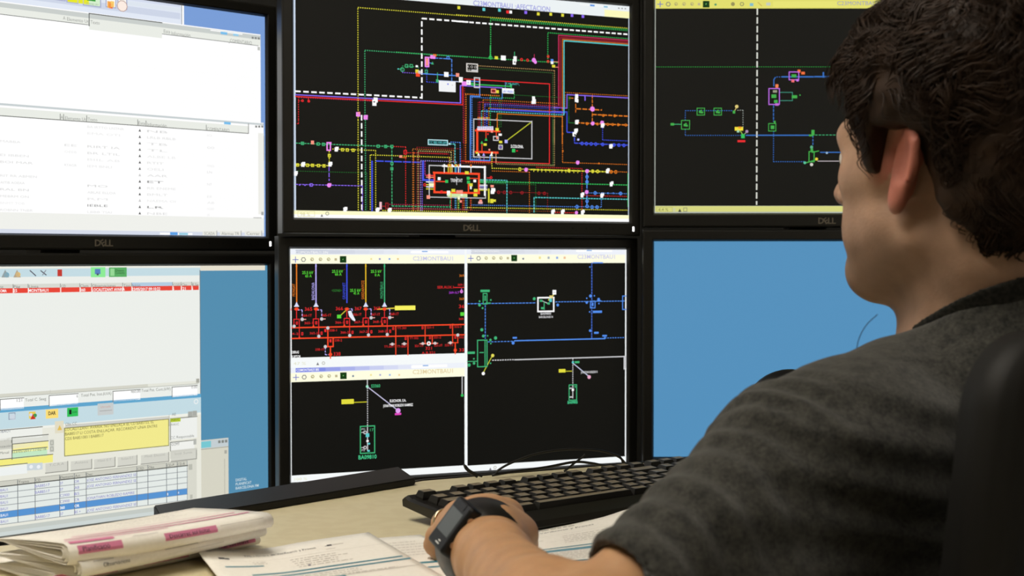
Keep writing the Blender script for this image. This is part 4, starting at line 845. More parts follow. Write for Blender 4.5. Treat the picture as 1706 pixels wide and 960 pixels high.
# lower table
S.o(0, 760, 5.0176)
uR = S.uv(1565, 50)[0]; vH = lv(800, 166); rowh = (lv(800, 166) - lv(800, 468)) / 6
fill(S, -E_, vH - rowh * 6, uR, vH, C(228, 234, 230), 4); fill(S, -E_, vH, uR, vH + rowh * .85, C(206, 206, 194), 4)
S.uline([(-E_, vH), (uR, vH)], C(80, 82, 76), 1.4, None, 6); S.uline([(-E_, vH + rowh * .85), (uR, vH + rowh * .85)], C(170, 170, 160), .8, None, 6)
for k in range(1, 7): S.uline([(-E_, vH - rowh * k), (uR, vH - rowh * k)], C(150, 156, 160), .9, None, 5)
fill(S, -E_, vH - rowh * 5, uR, vH - rowh * 4, C(88, 148, 210), 5.4)
COLX = {'T': 143, 'CD': 288, 'E': 494, 'A': 617, 'P': 716, 'CSD': 1140, 'O': 1232, 'CP': 1388, 'CR': 1478}
for x in COLX.values():
    u = S.uv(x, 200)[0]; fill(S, u, vH - rowh * 6, u + .0009, vH + rowh * .8, C(110, 116, 120), 5.8)
fill(S, uR - .0009, vH - rowh * 6, uR, vH + rowh * .8, C(140, 146, 150), 5.8)
def cell(x, row, s, w, c, b_=0):
    """text inside a table row; x and w in crop pixels"""
    u = S.uv(x, 200)[0]; u2 = S.uv(x + w, 200)[0]; co, fs = text_shape(s, b_); k = rowh * .44 / cap_height(); kx = (u2 - u) / co[:, 0].max()
    v = vH - rowh * row - rowh * .78; b0 = len(S.V); S.V += [S.xyz(u + q[0] * kx, v + q[1] * k, 7) for q in co]
    for f in fs: S.F.append(tuple(b0 + i for i in f)); S.C.append(c)
VI = C(122, 118, 196)
for x, s, w in ((152, 'Tramo', 88), (296, 'CD', 40), (500, 'Element', 112), (626, 'Acc', 42), (724, 'Desc', 48), (1148, 'CSD', 52), (1240, 'Obs', 46), (1394, 'CD-P', 60), (1484, 'CD-R', 60)): cell(x, -.95, s, w, C(90, 92, 86))
for r in range(6): cell(0, r, 'BAU1', 62, W_ if r == 4 else VI)
for r in (0, 1, 5): cell(290, r, 'BA88517', 122, VI)
for r, s in enumerate(('37', '37', 'C3900', 'C3900', '360', '37')): cell(498, r, s, 80 if len(s) > 3 else (40 if len(s) == 3 else 26), W_ if r == 4 else VI, .02 if r == 4 else 0)
for r, s in enumerate(('OR', 'AB', 'BS', 'CR', 'OR', 'BS +')): cell(620, r, s, 50 if len(s) > 2 else 40, W_ if r == 4 else VI, .02 if r == 4 else 0)
for r in (0, 1, 5): cell(722, r, 'JOSE ANTONIO FERNANDEZ SE', 416, VI)
cell(722, 3, 'JONATHAN ROBLEDO RAMIRE', 400, VI); cell(1396, 4, '1', 6, W_); cell(1484, 4, '4', 10, W_)
u = S.uv(1590, 100)[0]; fill(S, u - .004, vH - rowh * 7, u + .010, vH + rowh, C(216, 216, 204), 4); S.sq(1590, 92, 6, 8, C(186, 187, 176), 6); S.sq(1597, 340, 4, 6, C(186, 187, 176), 6)
fill(S, -E_, -FL, ux - .0015, vH - rowh * 6.5, C(196, 202, 196), 6); fill(S, -E_, -FL, ux - .0015, -FL + .006, C(206, 214, 212), 6.4); S.uline([(-E_, vH - rowh * 7.9), (E_ * .3, vH - rowh * 7.9)], C(130, 134, 128), 1, None, 6.8)
# small window behind, desktop caption
S.o(0, 640, 3.5542); a = S.uv(1190, 345); b = S.uv(1352, 318); fill(S, ux, -FL, b[0], b[1], C(214, 212, 196), 1.6); fill(S, ux, b[1] - .012, b[0], b[1] - .001, C(196, 206, 210), 2); fill(S, ux, b[1] - .011, ux + .016, b[1] - .002, C(120, 200, 210), 2.4)
for x in (1298, 1318, 1338): S.sq(x, 342 - (x - 1298) * .1, 4, 4, C(130, 134, 130), 4)
S.sq(1335, 402, 4, 5, C(170, 170, 160), 4); u = S.uv(1328, 500)[0]; fill(S, u, -FL, u + .0008, b[1] - .03, C(170, 168, 156), 2.4); fill(S, ux, b[1] - .0135, b[0], b[1] - .0125, C(160, 160, 150), 2.4)
for k, (s, w) in enumerate((('DIGITAL', 66), ('PLANIFICAT', 94), ('BARCELONA FM', 136))): S.text(1394, 577 + 24 * k, s, 15, C(196, 214, 222), w=w, bold=.02)
S.build('form_windows', M_SCREEN, MON['LL'][1])
# ================================================================ things on the desk
# long black bar lying at the rear edge below the left and middle screens
zb = ZD + .008
f0, f1 = atz(270, 866, zb), atz(692, 797, zb)
r0, r1 = atz(256, 842, zb + .004), atz(664, 777.5, zb + .004)
bm = bmesh.new()
org = (f0 + f1) / 2; org.z = ZD
rows = []
for p, q in ((r0, r1), (f0, f1)):
    rows.append([bm.verts.new(s - org) for s in (p, q)] + [bm.verts.new(Vector((s.x - org.x, s.y - org.y, 0.0005))) for s in (q, p)])
for k in range(4): bm.faces.new((rows[0][k], rows[0][(k + 1) % 4], rows[1][(k + 1) % 4], rows[1][k]))
bm.faces.new(rows[0]); bm.faces.new(rows[1][::-1])
bmesh.ops.recalc_face_normals(bm, faces=bm.faces)
bmesh.ops.bevel(bm, geom=list(bm.edges), offset=.0012, segments=2, affect='EDGES')
o = obj('cable_cover', bm, M_BLACKSATIN); o.location = org
tag(o, 'long flat black plastic bar along the rear desk edge below the left screens', 'cover')

# ---------------------------------------------------------------- keyboard
M_KEY = mat('black_key_plastic', (24, 22, 19), 0.33, spec=0.55)
M_KEYTOP = mat('lit_key_top', (124, 113, 93), 0.4, spec=0.5)  # beige on the black keys: light caught by their tops, painted into the colour
M_KBODY = mat('black_keyboard_case', (21, 19, 16), 0.36)
KA = math.radians(39.3)
bl = atz(671, 819.5, ZD + .028)
KO = Vector((bl.x, bl.y, ZD))
kb = empty('keyboard', KO, KA)
tag(kb, 'black full-size computer keyboard beside the left hand', 'keyboard')
KW, KD = .476, .118
# section of the case, rear (y=0) to front (y=-KD): rising towards the rear, rounded front lip
def ktop(y):  # height of the key deck
    return .0225 + (y / KD) * .0105
prof = [(0.0, .0150), (0.001, .0215), (-.003, .0245), (-.010, ktop(-.010)), (-.104, ktop(-.104)), (-.1065, .0160), (-.112, .0140), (-.124, .0095), (-.130, .0050), (-.128, .0022), (-.112, .0012), (-.05, .0085)]
bm = bmesh.new(); rings = []
for x, g in ((0, .0), (.004, 1.0), (KW - .004, 1.0), (KW, .0)):
    rings.append([bm.verts.new((x, y * (0.97 if g == 0 else 1), z if g else z * .93)) for y, z in prof])
for a, b in zip(rings, rings[1:]):
    for k in range(len(prof)): bm.faces.new((a[k], a[(k + 1) % len(prof)], b[(k + 1) % len(prof)], b[k]))
bm.faces.new(rings[0]); bm.faces.new(rings[-1][::-1])
obj('case', bm, M_KBODY, kb)
U = .0203; RW = .0163
_keys = {}
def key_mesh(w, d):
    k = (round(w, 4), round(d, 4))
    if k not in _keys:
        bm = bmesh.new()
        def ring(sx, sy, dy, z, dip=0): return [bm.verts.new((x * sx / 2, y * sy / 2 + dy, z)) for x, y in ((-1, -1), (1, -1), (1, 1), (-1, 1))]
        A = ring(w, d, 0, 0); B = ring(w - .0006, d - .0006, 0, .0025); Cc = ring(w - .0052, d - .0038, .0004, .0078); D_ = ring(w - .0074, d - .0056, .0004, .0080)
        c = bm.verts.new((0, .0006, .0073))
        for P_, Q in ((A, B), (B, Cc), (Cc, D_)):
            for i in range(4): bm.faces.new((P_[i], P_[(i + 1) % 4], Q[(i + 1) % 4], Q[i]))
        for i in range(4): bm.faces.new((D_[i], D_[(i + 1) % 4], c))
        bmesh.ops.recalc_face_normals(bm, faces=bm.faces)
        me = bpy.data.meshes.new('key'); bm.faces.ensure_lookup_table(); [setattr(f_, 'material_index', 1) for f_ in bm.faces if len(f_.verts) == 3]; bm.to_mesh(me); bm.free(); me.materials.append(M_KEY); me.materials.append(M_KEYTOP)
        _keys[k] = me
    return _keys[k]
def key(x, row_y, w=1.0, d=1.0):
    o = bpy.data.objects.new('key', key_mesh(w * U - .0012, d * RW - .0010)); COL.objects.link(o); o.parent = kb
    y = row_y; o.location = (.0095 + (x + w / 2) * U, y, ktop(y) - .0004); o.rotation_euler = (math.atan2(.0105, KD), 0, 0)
RY = [-.0125, -.0345, -.0508, -.0671, -.0834, -.0965]
RY[5] = -.0965
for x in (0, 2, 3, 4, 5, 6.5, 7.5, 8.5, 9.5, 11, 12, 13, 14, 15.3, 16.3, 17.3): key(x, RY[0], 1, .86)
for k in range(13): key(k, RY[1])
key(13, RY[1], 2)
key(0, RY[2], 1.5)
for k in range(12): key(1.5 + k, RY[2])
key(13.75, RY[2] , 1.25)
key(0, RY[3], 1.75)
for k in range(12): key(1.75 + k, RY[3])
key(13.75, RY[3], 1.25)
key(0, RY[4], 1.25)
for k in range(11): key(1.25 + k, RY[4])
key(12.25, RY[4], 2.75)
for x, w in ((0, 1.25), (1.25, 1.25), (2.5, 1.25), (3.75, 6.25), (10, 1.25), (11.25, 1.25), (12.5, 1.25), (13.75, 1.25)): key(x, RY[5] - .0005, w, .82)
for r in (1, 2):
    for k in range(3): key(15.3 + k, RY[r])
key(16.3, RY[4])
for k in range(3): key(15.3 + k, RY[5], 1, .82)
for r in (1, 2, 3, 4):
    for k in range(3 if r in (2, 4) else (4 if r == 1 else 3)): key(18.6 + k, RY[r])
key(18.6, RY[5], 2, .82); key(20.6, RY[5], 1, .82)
o = boxobj('status_panel', (.0095 + 18.6 * U, .0095 + 22.5 * U, -.018, -.007, ktop(-.012) - .001, ktop(-.012) + .0006), M_BLACKSATIN, kb, .0003)
bm = bmesh.new()
box(bm, .02, .05, -.120, -.110, 0, .004); box(bm, KW - .05, KW - .02, -.120, -.110, 0, .004)
obj('foot_pads', bm, M_BLACKPL, kb)
for xf in (.055, KW - .085):
    boxobj('tilt_foot', (xf, xf + .03, -.022, -.014, 0, .016), M_BLACKPL, kb, .001)

# ---------------------------------------------------------------- cables at the rear of the keyboard
M_CABLE = mat('black_cable_rubber', (16, 16, 13), 0.45)
def on_line(px, py, q0, q1):
    """sight line meets the vertical plane through two floor-plan points"""
    d = ray(px, py); e = q1 - q0; nn = Vector((e.y, -e.x, 0))
    k = nn.dot(Vector((q0.x, q0.y, 0))) / nn.dot(d)
    return Vector((d.x * k, k, ZC + d.z * k))
L0, L1 = atz(705, 801, ZD), atz(1040, 773.5, ZD)
sh = Vector((-.012, .024, 0)); L0 = L0 - sh * .9; L1 = L1 - sh * .9
def cable(pix, label, r=.0014, down=()):
    pts = [on_line(x, y, L0, L1) for x, y in pix]
    pts = [Vector((p.x, p.y, max(p.z, ZD + r))) for p in pts]
    bm = bmesh.new(); c = pts[0].copy(); c.z = ZD
    tube(bm, [p - c for p in spline(pts, 6)], r, 8)
    o = obj('cable', bm, M_CABLE, smooth=True); o.location = c
    tag(o, label, 'cable', 'cables behind the keyboard')
cable([(826, 790), (831, 783), (853, 771), (895, 756), (947, 749), (999, 751), (1028, 760), (1040, 770), (1044, 781)], 'thin black cable forming the highest arch behind the keyboard')
cable([(820, 792), (850, 787), (880, 783), (914, 778), (957, 770), (985, 772), (1012, 777), (1035, 782)], 'thin black cable lying in a low arch behind the keyboard', .0016)
cable([(940, 786), (947, 780), (958, 771), (969, 763), (975, 757)], 'short thin black cable crossing the low arch behind the keyboard', .0014)
cable([(1020, 757), (1030, 760), (1036, 766), (1037, 774), (1032, 782)], 'short black cable end by the lower right corner of the middle screen', .0014)
cable([(773, 774), (776, 781), (784, 788), (795, 795)], 'thin black cable dropping below the white screen divider', .0013)
cable([(775, 776), (781, 783), (791, 789), (803, 794)], 'second thin black cable dropping below the white screen divider, the right one', .0013)

# ---------------------------------------------------------------- papers
M_PAPER = mat('white_paper', (248, 244, 236), 0.7, spec=0.15, mottled=(300, (245, 241, 232), .4, .6))
M_INK = print_material('printed_ink', 0)
TEAL = lin((70, 140, 160)); PINK = lin((220, 134, 168)); GREY = lin((150, 148, 148)); DARK = lin((60, 60, 66)); LGREY = lin((196, 190, 182)); PALEPINK = lin((236, 200, 208))
class Patch:
    """bicubic sheet through a 4 x 4 net of points; s runs left to right, t rear to front"""
    def __init__(self, net): self.N = [[Vector(p) for p in row] for row in net]
    def _cr(self, a, u):
        P = [a[0] * 2 - a[1]] + list(a) + [a[-1] * 2 - a[-2]]
        n = len(a) - 1; x = min(max(u, 0), 1) * n; i = min(int(x), n - 1); t = x - i
        p, q, r, s = P[i], P[i + 1], P[i + 2], P[i + 3]
        return 0.5 * ((2 * q) + (r - p) * t + (2 * p - 5 * q + 4 * r - s) * t * t + (3 * q - p - 3 * r + s) * t ** 3)
    def at(self, s, t): return self._cr([self._cr(row, s) for row in self.N], t)
    def nrm(self, s, t):
        e = .01; a = self.at(min(s + e, 1), t) - self.at(max(s - e, 0), t); b = self.at(s, min(t + e, 1)) - self.at(s, max(t - e, 0))
        n = a.cross(b).normalized(); return n if n.z > 0 else -n
def sheet(name, patch, label, cat, group, thick=.0003, ns=20, nt=14, parent=None, base=None, mt=None):
    V, F = [], []
    for k in (0, 1):
        for j in range(nt + 1):
            for i in range(ns + 1):
                p = patch.at(i / ns, j / nt); V.append(p - patch.nrm(i / ns, j / nt) * (thick * k) - base)
    M_ = (ns + 1) * (nt + 1); ix = lambda k, i, j: k * M_ + j * (ns + 1) + i
    for j in range(nt):
        for i in range(ns):
            F.append((ix(0, i, j), ix(0, i, j + 1), ix(0, i + 1, j + 1), ix(0, i + 1, j))); F.append((ix(1, i, j), ix(1, i + 1, j), ix(1, i + 1, j + 1), ix(1, i, j + 1)))
    for i in range(ns):
        F.append((ix(0, i, 0), ix(0, i + 1, 0), ix(1, i + 1, 0), ix(1, i, 0))); F.append((ix(0, i, nt), ix(1, i, nt), ix(1, i + 1, nt), ix(0, i + 1, nt)))
    for j in range(nt):
        F.append((ix(0, 0, j), ix(1, 0, j), ix(1, 0, j + 1), ix(0, 0, j + 1))); F.append((ix(0, ns, j), ix(0, ns, j + 1), ix(1, ns, j + 1), ix(1, ns, j)))
    o = pyobj(name, V, F, mt or M_PAPER, parent, True)
    if not parent: o.location = base
    if label: tag(o, label, cat, group)
    return o
class SheetPen(Pen):
    """prints in sheet coordinates (s, t), following the curve of the paper"""
    def __init__(self, patch, base, lift=.00025):
        self.p, self.b, self.lift = patch, base, lift; self.V, self.F, self.C = [], [], []
    def pt(self, s, t, l=1): s = min(max(s, .002), .998); t = min(max(t, .002), .998); return self.p.at(s, t) + self.p.nrm(s, t) * self.lift * l - self.b
    def bar(self, s0, t0, s1, t1, col, l=1):
        n = max(2, int(abs(s1 - s0) * 26)); m = max(1, int(abs(t1 - t0) * 60)); b = len(self.V)
        for i in range(n + 1):
            s = s0 + (s1 - s0) * i / n; self.V += [self.pt(s, t0 + (t1 - t0) * j / m, l) for j in range(m + 1)]
        for i in range(n):
            for j in range(m): q = b + i * (m + 1) + j; self.F.append((q, q + 1, q + m + 2, q + m + 1)); self.C.append(col)
    def word(self, s, t, txt, w, h, col, l=2):
        co, fs = text_shape(txt); b = len(self.V); k = w / co[:, 0].max()
        for q in co: self.V.append(self.pt(s + q[0] * k, t - q[1] / cap_height() * h, l))
        for f in fs: self.F.append(tuple(b + i for i in f)); self.C.append(col)
    def lines(self, s0, s1, t0, t1, n, col, h=.006):
        for k in range(n):
            t = t0 + (t1 - t0) * k / max(1, n - 1); e = s1 - rng.random() * (s1 - s0) * .35; s = s0
            while s < e:
                w = .008 + rng.random() * .03; self.bar(s, t, min(s + w, e), t + h, col); s += w + .008
def P3(px, py, dz): return atz(px, py, ZD + dz)
# sheet under the left of the hand
def net4(cor, dz):
    """corner pixels (rear left, rear right, front right, front left) and a 4 x 4 table of heights"""
    A, B, C_, D_ = cor; out = []
    for j in range(4):
        row = []
        for i in range(4):
            s, t = i / 3, j / 3
            x = (A[0] * (1 - s) + B[0] * s) * (1 - t) + (D_[0] * (1 - s) + C_[0] * s) * t
            y = (A[1] * (1 - s) + B[1] * s) * (1 - t) + (D_[1] * (1 - s) + C_[1] * s) * t
            g = atz(x, y, ZD)
            row.append(g + Vector((0, 0, dz[j][i])))
        out.append(row)
    return out
flat = lambda h: [[h] * 4] * 4
def paper(cor, dz, label, printer, h0):
    pa = Patch(net4(cor, dz)); base = pa.at(.5, .5).copy(); base.z = ZD
    o = sheet('paper_sheet', pa, label, 'paper', 'loose printed sheets', base=base)
    sp = SheetPen(pa, base); printer(sp)
    if sp.V: sp.build('print', M_INK, o)['kind'] = 'stuff'
    return o
def p_none(s): pass
def p_form(s):
    s.word(.24, .115, 'TPL - Ordre de Verificació y Proves', .40, .018, DARK); s.bar(.03, .055, .075, .060, GREY)
    s.bar(.085, .13, .12, .15, DARK); s.bar(.12, .137, .142, .153, DARK); s.bar(.71, .09, .735, .105, DARK); s.bar(.695, .1, .71, .106, GREY); s.bar(.74, .095, .80, .10, LGREY); s.bar(.68, .14, .73, .144, LGREY)
    s.bar(.08, .235, .29, .248, TEAL); s.lines(.25, .34, .19, .21, 2, LGREY); s.lines(.45, .76, .20, .30, 5, LGREY); s.bar(.10, .17, .98, .1715, LGREY)
    s.bar(.50, .292, .515, .306, lin((60, 60, 120))); s.bar(.18, .345, .97, .360, TEAL); s.bar(.18, .385, .99, .401, TEAL); s.bar(.50, .40, .99, .402, LGREY); s.lines(.32, .9, .42, .47, 3, LGREY)
    s.bar(.40, .485, .60, .515, TEAL); s.bar(.60, .485, .98, .489, LGREY); s.lines(.30, .85, .54, .64, 5, LGREY); s.bar(.25, .665, .98, .685, TEAL); s.lines(.3, .9, .72, .95, 10, LGREY); s.bar(.6, .80, .95, .82, TEAL)
def p_form2(s):
    s.word(.06, .12, 'TPL - Ordre de Verificació y Proves', .52, .02, DARK); s.lines(.06, .56, .05, .05, 1, LGREY, .016); s.bar(.80, .055, .86, .072, lin((90, 90, 120))); s.bar(.76, .06, .79, .066, GREY)
    s.bar(.03, .18, .96, .1815, LGREY); s.lines(.4, .9, .22, .34, 5, LGREY); s.lines(.05, .3, .22, .25, 2, LGREY); s.bar(.02, .285, .22, .300, TEAL); s.bar(.3, .30, .95, .3012, LGREY)
    s.bar(.02, .425, .98, .440, TEAL); s.bar(.02, .465, .98, .505, lin((110, 160, 178))); s.lines(.05, .95, .53, .66, 6, LGREY); s.bar(.02, .70, .96, .72, TEAL); s.lines(.05, .95, .75, .95, 7, LGREY)
paper(((500, 908), (700, 892), (900, 985), (620, 1010)), flat(.0006), 'blank corner of a white sheet lying under the teal-striped sheet left of the hand', lambda s: (s.lines(.55, .95, .10, .3, 6, LGREY), s.bar(.3, .42, .99, .445, TEAL), s.bar(.3, .5, .99, .52, TEAL)), 0)
paper(((335, 939), (618, 897), (765, 1000), (452, 1060)), [[.010, .001, .001, .001], [.004, .001, .001, .001], [.001, .001, .001, .001], [.001, .001, .001, .001]], 'white sheet whose edge peeps out under the raised corner of the striped sheet', p_none, 0)
paper(((322, 933), (614, 890.5), (800, 1000), (440, 1050)), [[.012, .0015, .002, .002], [.006, .0018, .0018, .0018], [.002, .002, .0018, .0018], [.0018, .0018, .0018, .0018]], 'printed white form with teal stripes left of the hand, near corner curled up', p_form, 0)
# sheets to the right of the hand, under the arm
paper(((820, 905), (1090, 862), (1080, 985), (900, 975)), flat(.0006), 'white sheet at the bottom of the pile between hand and sleeve', lambda s: s.lines(.2, .9, .5, .95, 12, LGREY), 0)
paper(((815, 905), (1100, 852), (1085, 975), (893, 962)), [[.0012, .0012, .0012, .004]] + [[.0012] * 4] * 3, 'white sheet with small print just under the top sheet between hand and sleeve', lambda s: s.lines(.15, .9, .4, .95, 16, LGREY), 0)
paper(((800, 900), (1118, 851), (1150, 952), (850, 968)), [[.0018, .002, .0055, .0150], [.0018, .002, .004, .012], [.0018, .0018, .002, .004], [.0018, .0018, .0018, .0018]], 'printed white form between hand and sleeve, far corner lifted against the keyboard', p_form2, 0)

# ---------------------------------------------------------------- folded bundles at the left
def bundle(noseL, noseR, z, depth, label, prn, thick, tail, n_in, rise=0.0):
    PL, PR = atz(noseL[0], noseL[1], z), atz(noseR[0], noseR[1], z)
    ax = (PR - PL); ax.z = 0; L = ax.length; ax.normalize(); back = Vector((-ax.y, ax.x, 0))
    t = empty('folded_papers', Vector((PL.x, PL.y, ZD))); tag(t, label, 'papers', 'folded paper bundles at the left')
    for m in range(n_in + 1):
        k = 1 - m / (n_in + 1.6)
        a = thick * k; nose = depth * .05 * (1 - k) * 1.6
        prof = []
        for q in range(9):   # lower side from the rear to the nose, then the upper side
            f = 1 - q / 8; prof.append((nose + f ** 1.3 * depth * (1 - .03 * m), -a * (1 - f ** 1.5) * .85 - tail * f * .5))
        for q in range(1, 5): th = -PI / 2 + PI * q / 5; prof.append((nose - a * .9 * math.cos(th), a * math.sin(th)))
        for q in range(9):
            f = q / 8; prof.append((nose + f ** 1.2 * depth * (1 - .03 * m), a * (1 - f ** 1.6) + rise * f - .0006 * m * f))
        npf = len(prof)
        V, F = [], []; NS = 10
        for i in range(NS + 1):
            s = i / NS
            for inner in (0, 1):
                for q, (b, h) in enumerate(prof):
                    sl = L * s * (1 - .01 * m) + (b / depth) * (-.004 - .003 * s)
                    if inner: b2, h2 = b + (.00035 if q < npf / 2 + 4 and q > npf / 2 - 4 else 0), h + (.0003 if q < npf / 2 else -.0003)
                    else: b2, h2 = b, h
                    sag = -.0015 * math.sin(s * PI)
                    w = PL + ax * sl + back * b2; w.z = max(z + h2 * (1 - .25 * s) + sag, ZD + .0004); V.append(w - t.location)
        ix = lambda i, n, q: (i * 2 + n) * npf + q
        for i in range(NS):
            for q in range(npf - 1):
                F.append((ix(i, 0, q), ix(i, 0, q + 1), ix(i + 1, 0, q + 1), ix(i + 1, 0, q))); F.append((ix(i, 1, q), ix(i + 1, 1, q), ix(i + 1, 1, q + 1), ix(i, 1, q + 1)))
            for q in (0, npf - 1): F.append((ix(i, 0, q), ix(i + 1, 0, q), ix(i + 1, 1, q), ix(i, 1, q)))
        for q in range(npf - 1):
            F.append((ix(0, 0, q), ix(0, 1, q), ix(0, 1, q + 1), ix(0, 0, q + 1))); F.append((ix(NS, 0, q), ix(NS, 0, q + 1), ix(NS, 1, q + 1), ix(NS, 1, q)))
        o = pyobj('sheet', V, F, M_PAPER, t, True)
        if m == 0:
            class Fold:
                def at(self_, s, u):   # u: 0 at the rear of the upper side, 1 at the underside of the nose
                    x = (npf - 1) - u * (npf - 1) * .62; q = min(int(x), npf - 2); f = x - q; i = min(int(s * NS), NS - 1); g = s * NS - i
                    A = Vector(V[ix(i, 0, q)]).lerp(Vector(V[ix(i, 0, q + 1)]), f); B = Vector(V[ix(i + 1, 0, q)]).lerp(Vector(V[ix(i + 1, 0, q + 1)]), f)
                    return A.lerp(B, g)
                def nrm(self_, s, u):
                    e = .012; a = self_.at(min(s + e, 1), u) - self_.at(max(s - e, 0), u); b = self_.at(s, min(u + e, 1)) - self_.at(s, max(u - e, 0)); n = b.cross(a).normalized()
                    return n
            sp = SheetPen(Fold(), Vector((0, 0, 0)), .0006); prn(sp)
            sp.build('print', M_INK, o)['kind'] = 'stuff'
    return t
def pr1(s):
    s.lines(.15, .9, .10, .25, 4, LGREY, .005); s.bar(.16, .33, .90, .337, PALEPINK); s.bar(.12, .40, .93, .418, PINK); s.bar(.30, .34, .80, .343, LGREY); s.bar(.05, .475, .96, .498, PINK); s.bar(.02, .555, .50, .575, PINK); s.bar(.02, .60, .22, .655, PINK); s.bar(.04, .70, .24, .80, PINK); s.word(.06, .775, 'Planificació', .12, .05, DARK)
    s.bar(.44, .70, .70, .80, PINK); s.word(.46, .775, 'Descàrrec sol·licitat', .20, .045, DARK); s.bar(.30, .66, .42, .668, GREY); s.bar(.72, .72, .95, .728, LGREY); s.bar(.62, .55, .95, .553, LGREY); s.lines(.5, .9, .05, .12, 2, GREY, .004)
def pr2(s):
    s.word(.10, .80, 'Observacions', .13, .05, DARK); s.bar(.06, .70, .16, .706, GREY); s.bar(.42, .72, .6, .728, GREY); s.bar(.55, .80, .74, .806, LGREY); s.bar(.5, .62, .95, .628, DARK)
def pr3(s):
    s.bar(.0, .72, .28, .84, PINK); s.bar(.40, .70, .62, .82, PINK); s.word(.42, .79, 'Treballs programats', .17, .05, DARK); s.bar(.72, .70, .97, .82, PINK); s.word(.74, .79, 'Instal·lacions', .19, .05, DARK); s.bar(.05, .6, .3, .606, GREY)
bundle((84, 966), (428, 899), ZD + .0060, .110, 'bottom folded paper bundle of the left pile, pink headings on its fold', pr3, .0055, .0, 3)
bundle((128, 950), (436, 884), ZD + .0170, .105, 'middle folded paper bundle of the left pile, plain white fold', pr2, .0070, .001, 2)
bundle((106, 925), (446, 867), ZD + .0290, .100, 'top folded paper bundle of the left pile with pink stripes', pr1, .0088, .002, 2, -.001)

# ---------------------------------------------------------------- handset behind the man's shoulder
M_PHONE = mat('dark_phone_plastic', (18, 18, 22), 0.35)
ph = at(1312, 627, 1.36)
t = empty('telephone', (ph.x + .0278, ph.y - .0509, ZD), .5)
tag(t, 'black telephone with its curved handset just showing above the grey shoulder', 'telephone')
bm = bmesh.new()
vs = [bm.verts.new(p) for p in ((-.05, -.07, .001), (.05, -.07, .001), (.05, .085, .001), (-.05, .085, .001), (-.045, -.065, .03), (.045, -.065, .03), (.03, .072, ph.z - ZD - .020), (-.03, .072, ph.z - ZD - .020))]
for f in ((0, 1, 2, 3), (4, 7, 6, 5), (0, 4, 5, 1), (1, 5, 6, 2), (2, 6, 7, 3), (3, 7, 4, 0)): bm.faces.new([vs[i] for i in f])
bmesh.ops.recalc_face_normals(bm, faces=bm.faces); bmesh.ops.bevel(bm, geom=list(bm.edges), offset=.004, segments=2, affect='EDGES')
obj('base', bm, M_PHONE, t)
zt = ph.z - ZD
bm = bmesh.new(); pts = []; rs = []
for k in range(13):
    f = k / 12 * 2 - 1; pts.append((f * .028, .058, zt - .008 - .016 * abs(f) ** 2.4)); rs.append(.0150 + .004 * abs(f) ** 2)
tube(bm, pts, rs, 12); obj('handset', bm, M_PHONE, t, True)

# ---------------------------------------------------------------- office chair
M_CHAIRF = mat('black_chair_shell', (24, 23, 21), 0.62, spec=.3, bump=(600, .05))
M_CHAIRP = mat('black_chair_fabric', (9, 9, 8), 0.85, bump=(900, .3))
M_CHROME = mat('dark_chrome', (110, 110, 108), 0.25, 1.0)
cr = Vector((.86, .51, 0)).normalized()                        # along the backrest, to the man's right
top = at(1668, 640, .80)
ch = empty('office_chair', (top.x + cr.x * .235 - .51 * .0 - .10, top.y + cr.y * .235 + .17, 0), math.atan2(cr.y, cr.x))
tag(ch, 'black office chair with a rounded backrest behind the seated man', 'chair')
inv = Matrix.Rotation(-math.atan2(cr.y, cr.x), 4, 'Z') @ Matrix.Translation(-Vector(ch.location))
tl = inv @ top                                                 # top left of the backrest in chair space
X0 = tl.x; YB = tl.y; ZT = top.z
W2 = .225; cxm = X0 + W2
def back_outline(inset, n=20):
    pts = []
    zt_, zb_ = ZT + .028 - inset, .60
    r = .05 - inset * .6
    def lean(z): return -.10 * (ZT - z)   # the sides spread towards the bottom
    L_, R_ = X0 + inset, X0 + 2 * W2 - inset
    for cx, a0 in ((R_ - r, 0), (L_ + r, PI / 2)):
        for k in range(n + 1):
            a = a0 + (PI / 2) * k / n; z = zt_ - r + r * math.sin(a); pts.append((cx + r * math.cos(a) , z))
    pts.append((L_ + lean(zb_), zb_)); pts.append((R_ - lean(zb_), zb_))
    return pts
bm = bmesh.new()
def yz(z): return YB + .05 * (ZT - z) 
lev = [(.0, .012), (.0, .004), (-.004, .0), (-.004 + .0, -.0)]
o1 = back_outline(.0); o2 = back_outline(.004); o3 = back_outline(.021)
rings = [[bm.verts.new((x, yz(z) + .030, z)) for x, z in o1], [bm.verts.new((x, yz(z) + .004, z)) for x, z in o1], [bm.verts.new((x, yz(z), z)) for x, z in o2], [bm.verts.new((x, yz(z) - .006, z)) for x, z in o3], [bm.verts.new((x, yz(z) + .012, z)) for x, z in o3], [bm.verts.new((x, yz(z) + .030, z)) for x, z in o3]]
for a, b in zip(rings, rings[1:] + rings[:1]):
    for k in range(len(a)): bm.faces.new((a[k], a[(k + 1) % len(a)], b[(k + 1) % len(a)], b[k]))
obj('backrest_frame', bm, M_CHAIRF, ch, True)
bm = bmesh.new(); o4 = back_outline(.020)
A = [bm.verts.new((x, yz(z) + .006, z)) for x, z in o4]; B = [bm.verts.new((x, yz(z) + .034, z)) for x, z in o4]
bm.faces.new(A); bm.faces.new(B[::-1])
for k in range(len(A)): bm.faces.new((A[k], A[(k + 1) % len(A)], B[(k + 1) % len(A)], B[k]))
obj('back_panel', bm, M_CHAIRP, ch)
boxobj('back_support', (cxm - .03, cxm + .03, YB + .0, YB + .02, .40, .66), M_CHAIRF, ch, .004)
boxobj('seat', (cxm - .24, cxm + .24, YB + .03, YB + .49, .385, .455), M_CHAIRP, ch, .025, 3)
